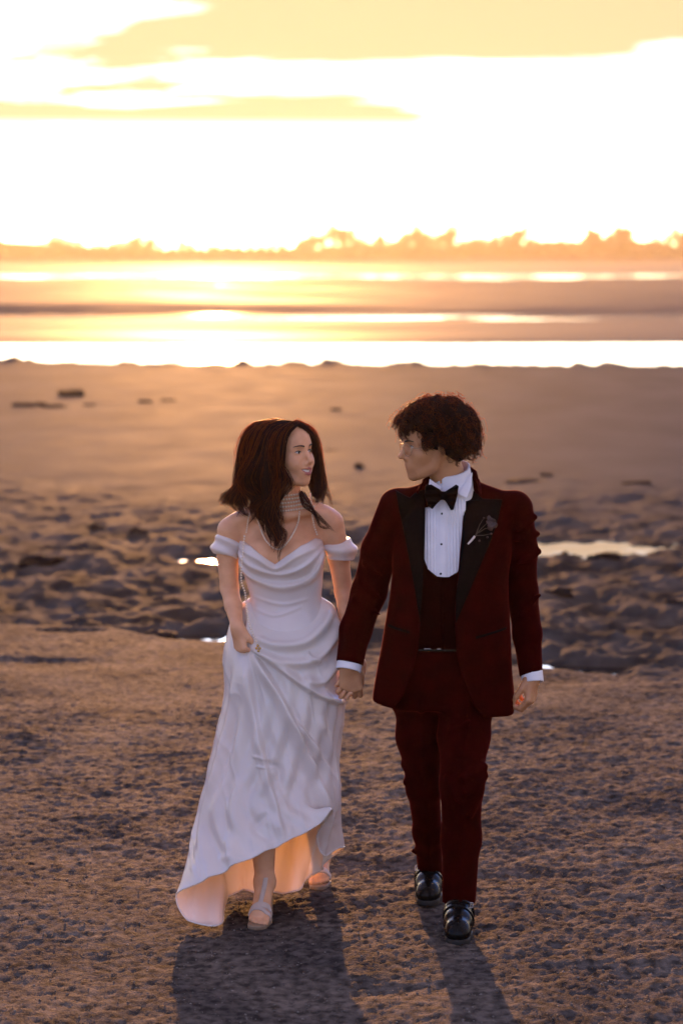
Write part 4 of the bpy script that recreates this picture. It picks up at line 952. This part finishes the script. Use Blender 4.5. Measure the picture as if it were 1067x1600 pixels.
# bow tie
def bow(P):
    c = at(692, 774, 7.945); q = P-c
    d = ell(q, (0, -.006, 0), (.012, .010, .014))
    for poly, tl in (([(692, 770), (686, 764), (674, 757), (665, 758), (663, 772), (668, 790), (675, 795), (687, 782), (692, 779)], 1), ([(692, 770), (700, 765), (712, 757), (716, 759), (714, 775), (708, 796), (704, 797), (697, 785), (692, 779)], -1)):
        w = smax(poly2(P, pz(poly, 7.945)), np.abs(q[:, 1]+.004*np.sin(q[:, 2]*260)+.002)-(.004+.010*np.clip(np.abs(q[:, 0])/.05, 0, 1)), .006)
        d = smin(d, w, .005)
    return d
gchild(link('bow_tie', sculpt_mesh('bow_tie', bow, at(655, 806, 7.90), at(724, 748, 7.99), .0024), LAPEL, groom))

# ---- body
def groom_body(P):
    d = g_base(P)+.045+.06*sstep(1.05, .85, P[:, 2])
    d = smin(d, chain(P, [GHC + GHR@V3(0, .034, -.05)*GHS, at(702, 750, 8.06), at(709, 785, 8.07)], [.058, .058, .066]), .025)
    for A in (g_arm_r, g_arm_l): d = smin(d, chain(P, A, [.045, .042, .036, .034, .0245]), .02)
    for A in (g_leg_r, g_leg_l): d = smin(d, chain(P, A, [.075, .065, .05, .048, .034]), .02)
    m = P[:, 2] > GHC[2]-.16
    if m.any():
        q = ((P[m]-GHC)@GHR)/GHS; d[m] = smin(d[m], head_sdf(q, False, False)[0]*GHS, .012)
    m = (P[:, 2] > .62) & (P[:, 2] < 1.0)
    if m.any():
        q = P[m]
        e = hand_sdf(q, g_arm_r[-1]+V3(0, 0, .012), (.08, .02, -1), (0, 1, 0), (1, -.1, 0), [(.75, 1.0, .6), (.85, 1.0, .6), (.95, 1.05, .6), (1.0, 1.1, .6)], .98, thumb=(.5, .25, .15), thumb_out=.45)
        e2 = hand_sdf(q, g_arm_l[-1]+V3(0, 0, .012), (-.05, -.10, -1), (-.85, .45, 0), (-.35, -.9, 0), [(.75, 1.0, .7), (.8, 1.05, .7), (.85, 1.1, .7), (.9, 1.1, .7)], .95, thumb=(.4, .3, .3), thumb_out=.5)
        d[m] = smin(d[m], np.minimum(e, e2), .012)
    return d
me = sculpt_mesh('body', groom_body, (-.05, 7.74, .10), (.75, 8.45, 1.78), .0090, (((.0, .12, .0032), (.2, .42, .0032), (.58, .70, .0032)), ((7.92, 8.14, .0032),), ((.74, .90, .0030), (1.42, 1.76, .0024))))
co = np.empty(len(me.vertices)*3, np.float32); me.vertices.foreach_get('co', co); co = co.reshape(-1, 3).astype(float)
lp = head_sdf(((co-GHC)@GHR)/GHS, False, False)[1]; attr(me, 'lip', .8*(1-sstep(.0002, .0016, lp))*(co[:, 2] > GHC[2]-.16))
gchild(link('body', me, SKIN_M, groom))
fp0 = set(groom.children); face_parts(groom, GHC, GHR, GHS, .0040, False, False)
for o in set(groom.children)-fp0: gchild(o)
# cuffs
for A, rad in ((g_arm_r, .0400), (g_arm_l, .0345)):
    w = (A[-1]-A[-2])/np.linalg.norm(A[-1]-A[-2]); c = A[-1]
    f = lambda P: np.maximum(np.abs(np.linalg.norm((P-c)-((P-c)@w)[:, None]*w, axis=1)-rad)-.0028, np.abs((P-c)@w+.010)-.030+.006)
    gchild(link('cuff', sculpt_mesh('cuff', f, c-.065, c+.065, .0028), SHIRT, groom))
# ---- trousers: one garment, two legs
def trousers(P):
    hip = loftz(P, [(r[0], r[1], r[2], r[3]-.030, r[4]-.016) for r in rowsz([(690, 1000, 8.04, .208, .135), (691, 1060, 8.04, .212, .142), (691, 1100, 8.04, .192, .130)])], 2.2)
    lr = chain(P, g_leg_r, [.086, .075, .056, .048, .043], .03); ll = chain(P, g_leg_l, [.092, .083, .069, .062, .055], .03)
    for (a, b, r) in (((757, 1198, 7.88), (722, 1215, 7.80), .010), ((757, 1212, 7.88), (730, 1238, 7.80), .009), ((752, 1172, 7.92), (715, 1180, 7.86), .008), ((700, 1215, 7.83), (716, 1252, 7.80), .007), ((705, 1140, 7.9), (735, 1128, 7.88), .008), ((748, 1232, 7.86), (735, 1275, 7.82), .008)): ll = smin(ll, cap(P, at(*a), at(*b), r, r*.5), .02)
    for (a, b, r) in (((632, 1195, 8.07), (660, 1215, 8.03), .009), ((634, 1222, 8.07), (662, 1205, 8.03), .008), ((645, 1330, 8.25), (668, 1340, 8.24), .007)): lr = smin(lr, cap(P, at(*a), at(*b), r, r*.5), .02)
    d = smin(smin(hip, lr, .06), smin(hip, ll, .06), .012)
    # crease down the front of each leg
    for A in (g_leg_r, g_leg_l):
        q, _, t = line2(P, [tuple(p[[0, 2]]) for p in A]); yc = np.interp(P[:, 2], [p[2] for p in A][::-1], [p[1] for p in A][::-1])
        d = d - .006*np.exp(-(q/.010)**2)*(P[:, 1] < yc)
    d = d - .004*fbm(P[:, 0]*8, P[:, 2]*6+P[:, 1]*6, 2, 311)
    cutr = at(671, 1368, 8.3)[2]; cutl = at(718, 1414, 7.84)[2]; xm = at(689, 1300, 8.0)[0]
    d = np.maximum(d, np.where(P[:, 1]-8.09 > (P[:, 2]-.35)*-.05 , cutr-P[:, 2], cutl-P[:, 2]))
    return np.maximum(d, P[:, 2]-at(690, 1012, 8.0)[2])
me = sculpt_mesh('trousers', trousers, (.15, 7.72, .06), (.60, 8.46, 1.0), .0055)
gchild(link('trousers', me, VELVET, groom))
# ---- shoes
def shoe(ank, toe, yawx, s=1.0):
    """monk-strap shoe pointing from ankle towards toe"""
    root = empty('shoe', groom.location); root.parent = groom; gchild(root)
    f = (toe-ank)*V3(1, 1, 0); f /= np.linalg.norm(f); sd = V3(-f[1], f[0], 0); o = V3(ank[0], ank[1], 0)
    loc = lambda P: np.stack([(P-o)@f, (P-o)@sd, P[:, 2]], -1)/s
    def upper(P):
        q = loc(P)
        d = chain(q, [(-.045, 0, .040), (.03, 0, .048), (.11, .003, .040), (.165, .004, .033), (.188, .004, .030)], [.036, .042, .043, .037, .028], .02)
        d = smin(d, cap(q, (-.02, 0, .06), (-.012, 0, .115), .040, .042), .03); d = smin(d, cap(q, (.03, 0, .07), (.09, 0, .05), .034, .036), .03)
        d = smin(d, ell(q, (.175, .004, .030), (.040, .040, .026)), .015)
        d = smax(d, .016-q[:, 2], .004)
        return np.maximum(d, q[:, 2]-.125)*s
    def straps(P):
        q = loc(P); b = upper(P)/s
        t1 = np.abs(q[:, 0]-.035-.35*(q[:, 2]-.07)+.15*q[:, 1])-.011; t2 = np.abs(q[:, 0]-.075-.2*(q[:, 2]-.07)-.25*q[:, 1])-.010
        return np.maximum(np.maximum(b-.0045, np.minimum(t1, t2)), np.maximum(-(b+.003), .03-q[:, 2]))*s
    def sole(P):
        q = loc(P); Q = q*V3(1, 1, 0)
        d = chain(Q, [(-.048, 0, 0), (.02, 0, 0), (.11, .003, 0), (.18, .004, 0)], [.036, .034, .046, .042], .02)
        arch = .010*np.exp(-((q[:, 0]-.03)/.03)**2)
        return smax(smax(d+.003, q[:, 2]-.017, .004), -q[:, 2]-.002+arch, .003)*s
    lo = np.minimum(ank, toe)*V3(1, 1, 0)-V3(.10, .10, .02); hi = np.maximum(ank, toe)*V3(1, 1, 0)+V3(.10, .10, .16)
    for nm, fn, m in (('upper', upper, BLACKL), ('strap', straps, BLACKL), ('sole', sole, RUBBER)): gchild(link(nm, sculpt_mesh(nm, fn, lo, hi, .003), m, root))
    cb = o+f*.045*s+sd*yawx*.036*s+V3(0, 0, .085*s)
    for _ in range(20): cb += (V3(0, 0, 1)*.5+f*.5+sd*yawx*.4)*np.clip(.005-upper(cb[None])[0], -.01, .01)*.6
    sq = [cb+f*a*.010+sd*b*.007+V3(0, 0, -a*.006-abs(b)*.001) for a, b in ((-1, -1), (-1, 1), (1, 1), (1, -1), (-1, -1))]
    V, F = merge([tube_arrays([sq[i], (sq[i]+sq[i+1])/2, sq[i+1]], .0016, 5) for i in range(4)] + [tube_arrays([(sq[0]+sq[1])/2, cb+V3(0, 0, .002), (sq[2]+sq[3])/2], .0012, 5)])
    gchild(link('buckle', np_mesh('buckle', V, F), STEEL, root))
shoe(V3(*at(717, 1412, 7.88)[:2], 0), V3(at(711, 1470, 7.64)[0], 7.64, 0), 1, 1.0)
shoe(V3(*at(671, 1372, 8.36)[:2], 0), V3(at(666, 1405, 8.16)[0], 8.16, 0), -1, 1.0)
# ---- glasses
gl = empty('glasses', groom.location); gl.parent = groom; gchild(gl); Wg = on(GHC, GHR, GHS)
LENS = bpy.data.materials.new('lens'); LENS.use_nodes = True; t_ = LENS.node_tree; t_.nodes.clear()
o_ = N(t_, 'ShaderNodeOutputMaterial'); m_ = N(t_, 'ShaderNodeMixShader'); m_.inputs[0].default_value = .12; a_ = N(t_, 'ShaderNodeBsdfTransparent'); g_ = N(t_, 'ShaderNodeBsdfGlossy'); g_.inputs['Roughness'].default_value = .05
t_.links.new(a_.outputs[0], m_.inputs[1]); t_.links.new(g_.outputs[0], m_.inputs[2]); t_.links.new(m_.outputs[0], o_.inputs[0])
a = np.linspace(0, 2*np.pi, 29)
for sd in (-1, 1):
    q = np.stack([sd*.034+.0245*np.cos(a), -.094+.006*np.cos(a)*sd*np.sign(1)+0*a, -.006+.022*np.sin(a)], -1); w = Wg(q)
    gchild(link('rim', np_mesh('rim', *tube_arrays(w, .0011, 6)), WIRE, gl))
    V = np.concatenate([[w[:-1].mean(0)], w[:-1]]); gchild(link('lens', np_mesh('lens', V, [(0, 1+i, 1+(i+1) % 28) for i in range(28)]), LENS, gl))
    gchild(link('temple', np_mesh('temple', *tube_arrays(Wg(np.array([(sd*.058, -.089, .0), (sd*.072, -.06, .002), (sd*.076, 0, .002), (sd*.074, .03, -.012)])), .0011, 6)), WIRE, gl))
gchild(link('bridge', np_mesh('bridge', *tube_arrays(Wg(np.array([(-.010, -.0955, -.003), (0, -.099, .001), (.010, -.0955, -.003)])), .0011, 6)), WIRE, gl))
# ---- curly hair
def hair_mass_m(P):
    q = ((P-GHC)@GHR)/GHS
    d = ell(q, (0, .036, .046), (.098, .108, .094))*GHS
    d = smin(d, ell(q, (0, .082, -.008), (.085, .062, .070))*GHS, .03); d = smin(d, ell(q, (.0, -.045, .088), (.065, .045, .034))*GHS, .03)
    return smax(d, -ell(q, (0, -.118, -.054), (.088, .090, .106))*GHS, .016)
gchild(link('hair', sculpt_mesh('hair', hair_mass_m, GHC-V3(.2, .2, .2), GHC+V3(.2, .2, .19), 0.004), HAIR_CORE, groom))
L_ = []; nL = 840
ph = rng.random(nL)*2*np.pi; cz_ = rng.uniform(-.55, 1, nL)
for i in range(nL):
    n0 = np.array((math.cos(ph[i])*math.sqrt(1-cz_[i]**2), math.sin(ph[i])*math.sqrt(1-cz_[i]**2), cz_[i]))
    if n0[1] < -.66 and n0[2] < .16: continue                                     # leave the face clear
    if n0[1] < -.15 and n0[2] < -.15: continue
    p = np.array((0, .036, .044))+n0*np.array((.098, .108, .096)); L = rng.uniform(.04, .078)
    out = n0*np.array((1, 1, .9)); fall = np.array((0, .1, -1.0)); 
    if n0[1] < -.2 and n0[2] > .3: fall = np.array((rng.normal(0, .4), -.75, -.75)); L *= .95      # fringe falls forward
    n = 14; t = np.linspace(0, 1, n)[:, None]; e = out*(1-t)*.75+fall*t*.8
    G = p+np.cumsum(e, 0)*L/n*1.5
    A = np.cross(out, (0.3, .2, 1)); A /= np.linalg.norm(A)+1e-9; Bv = np.cross(out, A); rad = rng.uniform(.006, .0115); tn = rng.uniform(1.8, 3.2); p0 = rng.uniform(0, 6.28)
    m = 6; off = rng.normal(0, .0042, (m, 1, 3)); dp = rng.normal(0, .25, (m, 1))
    an = p0+dp+tn*2*np.pi*t[:, 0][None]
    C = G[None]+off*(1-.5*t[None]) + (rad*np.minimum(1, t[:, 0]*3))[None, :, None]*(np.cos(an)[:, :, None]*A+np.sin(an)[:, :, None]*Bv)
    L_.append(Wg(C.reshape(-1, 3)).reshape(m, n, 3))
gchild(link('hair_wisps', strands_mesh('hair_wisps', wisps(L_, 400, Wg(V3(0, .036, .03)), .020, .009), 0.0009, .0003), HAIR_WISP, groom))
gchild(link('hair_strands', strands_mesh('hair_strands', np.concatenate(L_), 0.0012, .0005), HAIR_M, groom))
# ---- buttonhole flower
bt = empty('boutonniere', groom.location); bt.parent = groom; gchild(bt)
def surf(u, v, lift):
    c = at(u, v, 7.9)
    for _ in range(14): c[1] += np.clip(J0(c[None])[0]-lift, -.03, .03)
    return c
STEM = vary(mat('flower_stem', rough=.7), 80, (.02, .022, .012), (.05, .045, .03)); PETAL = vary(mat('dark_petal', rough=.6), 50, (.018, .010, .010), (.05, .028, .026)); WRAP = vary(mat('stem_wrap', rough=.6), 80, (.55, .5, .45), (.7, .66, .6))
gchild(link('stem_wrap', np_mesh('stem_wrap', *tube_arrays([surf(731, 851, .010), surf(737, 845, .012), surf(742, 839, .012)], [.0028, .004, .004], 8)), WRAP, bt))
for pts in ([(742, 839), (752, 828), (764, 818)], [(744, 838), (756, 838), (768, 836)], [(744, 836), (750, 822), (757, 812)], [(748, 834), (758, 828), (775, 826)]):
    gchild(link('stem', np_mesh('stem', *tube_arrays([surf(u, v, .012) for u, v in pts], [.0016, .0013, .0009], 5)), STEM, bt))
pet = []
for k in range(9):
    c = surf(768+6*math.cos(k*2.4)*(.3+.09*k), 820+9*math.sin(k*2.4)*(.3+.08*k), .016); a = np.linspace(0, np.pi, 5)[:, None]; b2 = np.linspace(-1, 1, 5)[None]
    dv = rng.normal(0, .5, 3); V = np.stack([.010*np.sin(a)*b2+0*a, -.004*np.cos(b2*1.5)+dv[1]*.004*np.cos(a)+0*a*b2, .011*np.cos(a)+0*b2], -1).reshape(-1, 3)
    M = rotm(rng.uniform(-50, 50), rng.uniform(-40, 40), rng.uniform(0, 360)); gchild(link('petal', np_mesh('petal', V@M.T+c, grid_faces(5, 5)), PETAL, bt))
for u, v in ((768, 836), (775, 826), (757, 812), (762, 841), (749, 846)):
    gchild(link('berry', np_mesh('berry', *uv_ball(surf(u, v, .014), .0038, 8, 6)), PETAL, bt))
# ================================================================ small things on the shore
def blob(seed, n=2, amp=.35):
    bm = bmesh.new(); bmesh.ops.create_icosphere(bm, subdivisions=n, radius=1); r = np.random.default_rng(seed)
    o = r.uniform(0, 50, 3)
    for v in bm.verts:
        c = v.co; k = 1+amp*float(fbm(np.array([c.x*1.6+o[0]]), np.array([c.y*1.6+c.z*1.1+o[1]]), 3, seed)[0])*2
        v.co = c*k
    me = bpy.data.meshes.new('blob'); bm.to_mesh(me); bm.free(); return me
WEED = vary(mat('dark_seaweed', rough=.9, spec=.05), 6, (.014, .011, .009), (.035, .027, .02), bump=.5, bscale=20, bdist=.02)
CLOD = vary(mat('mud_clod', rough=.85, spec=.05), 8, (.012, .011, .011), (.03, .026, .025), bump=.5, bscale=40, bdist=.01)
PALE = vary(mat('pale_stone', rough=.7, spec=.2), 8, (.5, .46, .42), (.65, .6, .55))
def lay(name, u, v, w, h, dep, m, label, cat, seed, extra=0, group=None):
    y = gy(v); x = at(u, v, y)[0]; z = float(shore_h(np.array([x]), np.array([y]))[0][0])
    me = blob(seed, 3, .55); me.materials.append(m); o = link(name, me); o.location = (x, y, z+h*.06); o.scale = (w*.38, dep*.35, h*.38); o.rotation_euler = (0, 0, seed*.7)
    if abs(math.sin(seed*.7)) > .7: o.rotation_euler = (0, 0, .3)
    return tag(o, label, cat, group)
for i, (u, v, w, h, lb) in enumerate(((116, 612, .55, .22, 'largest dark seaweed clump at upper left of the sand flat'), (38, 628, .38, .10, 'low dark seaweed clump near the left edge of the sand'), (62, 627, .30, .10, 'dark seaweed clump right of the leftmost one on the sand'),
        (90, 629, .42, .08, 'flat dark seaweed strip below the largest clump'), (140, 627, .22, .06, 'tiny seaweed scrap right of the flat dark strip'), (225, 622, .36, .10, 'dark seaweed clump on sand left of the sun path'), (262, 620, .24, .08, 'small seaweed clump beside the sun path on sand'),
        (526, 634, .26, .07, 'small dark seaweed scrap on sand between the two heads'), (562, 722, .12, .12, 'small dark lump on sand between the two faces'), (517, 695, .2, .03, 'thin dark scrap on sand right of the woman\'s face'),
        (852, 733, .14, .07, 'small dark lump on sand above the man\'s left shoulder'), (815, 742, .5, .05, 'long low dark weed strip beside the man\'s shoulder'), (1000, 745, .35, .05, 'flat dark weed patch at the right of the sand'))):
    lay('seaweed_clump', u, v, w, h, w*.8, WEED, lb, 'seaweed', i+3, group='seaweed scraps on the sand flat')
for i, (u, v, w, h, lb) in enumerate(((1052, 938, .16, .10, 'dark square-edged mud clod at the right edge of picture'), (863, 1024, .09, .07, 'dark mud clod standing in the puddle by the man\'s cuff'), (905, 1030, .12, .06, 'mud clod at the right end of the puddle by the cuff'), (880, 853, .26, .12, 'dark rounded mud hump in front of the large right puddle'),
        (950, 858, .30, .09, 'low mud hump right of the hump at the large puddle'), (870, 915, .28, .10, 'mud hump between the two right-hand puddles'), (60, 868, .34, .12, 'dark mud hump at the left below the sand'), (150, 815, .22, .09, 'mud hump at left level with the woman\'s shoulder'), (215, 822, .2, .08, 'small mud hump left of the woman\'s shoulder'), (250, 975, .22, .06, 'low mud clod on the gravel edge left of the woman'))):
    lay('mud_clod', u, v, w, h, w*.8, CLOD, lb, 'mud clod', i+40, group='mud clods')
lay('pale_stone', 552, 558, .16, .16, .16, PALE, 'small pale stone at the water edge between the two heads', 'stone', 71)
# loose grit over the gravel bank
r_ = np.random.default_rng(9); n = 14000
yy = 6.2 + (r_.random(n)**1.4)*7.0; xx = r_.uniform(-1, 1, n)*(.17*yy+.35); zz_, g_, _ = shore_h(xx, yy); k = g_ > .6; xx, yy, zz_ = xx[k], yy[k], zz_[k]; n = len(xx)
t0 = np.array([(0, 0, 1), (.9, 0, .1), (.2, .9, 0), (-.85, .3, .1), (-.2, -.9, .05), (0, 0, -1)]); f0 = np.array([(0, 1, 2), (0, 2, 3), (0, 3, 4), (0, 4, 1), (5, 2, 1), (5, 3, 2), (5, 4, 3), (5, 1, 4)])
s_ = (.0016+.0040*r_.random(n)**4)[:, None, None]; a = r_.uniform(0, 6.28, n); c_, q_ = np.cos(a), np.sin(a)
T0 = t0[None]*(1+.3*r_.normal(0, 1, (n, 6, 1)).clip(-1, 1))*s_*np.array((1.2, 1, .7))
V = np.stack([T0[:, :, 0]*c_[:, None]-T0[:, :, 1]*q_[:, None]+xx[:, None], T0[:, :, 0]*q_[:, None]+T0[:, :, 1]*c_[:, None]+yy[:, None], T0[:, :, 2]+zz_[:, None]+.001], -1).reshape(-1, 3)
F = (f0[None]+(np.arange(n)*6)[:, None, None]).reshape(-1, 3)
GRIT = vary(mat('grit', rough=.75, spec=.12), 30, (.07, .064, .058), (.26, .23, .20))
tag(link('gravel', np_mesh('gravel', V, F), GRIT, smooth=False), 'loose grit and small stones over the shore', 'gravel', kind='stuff')
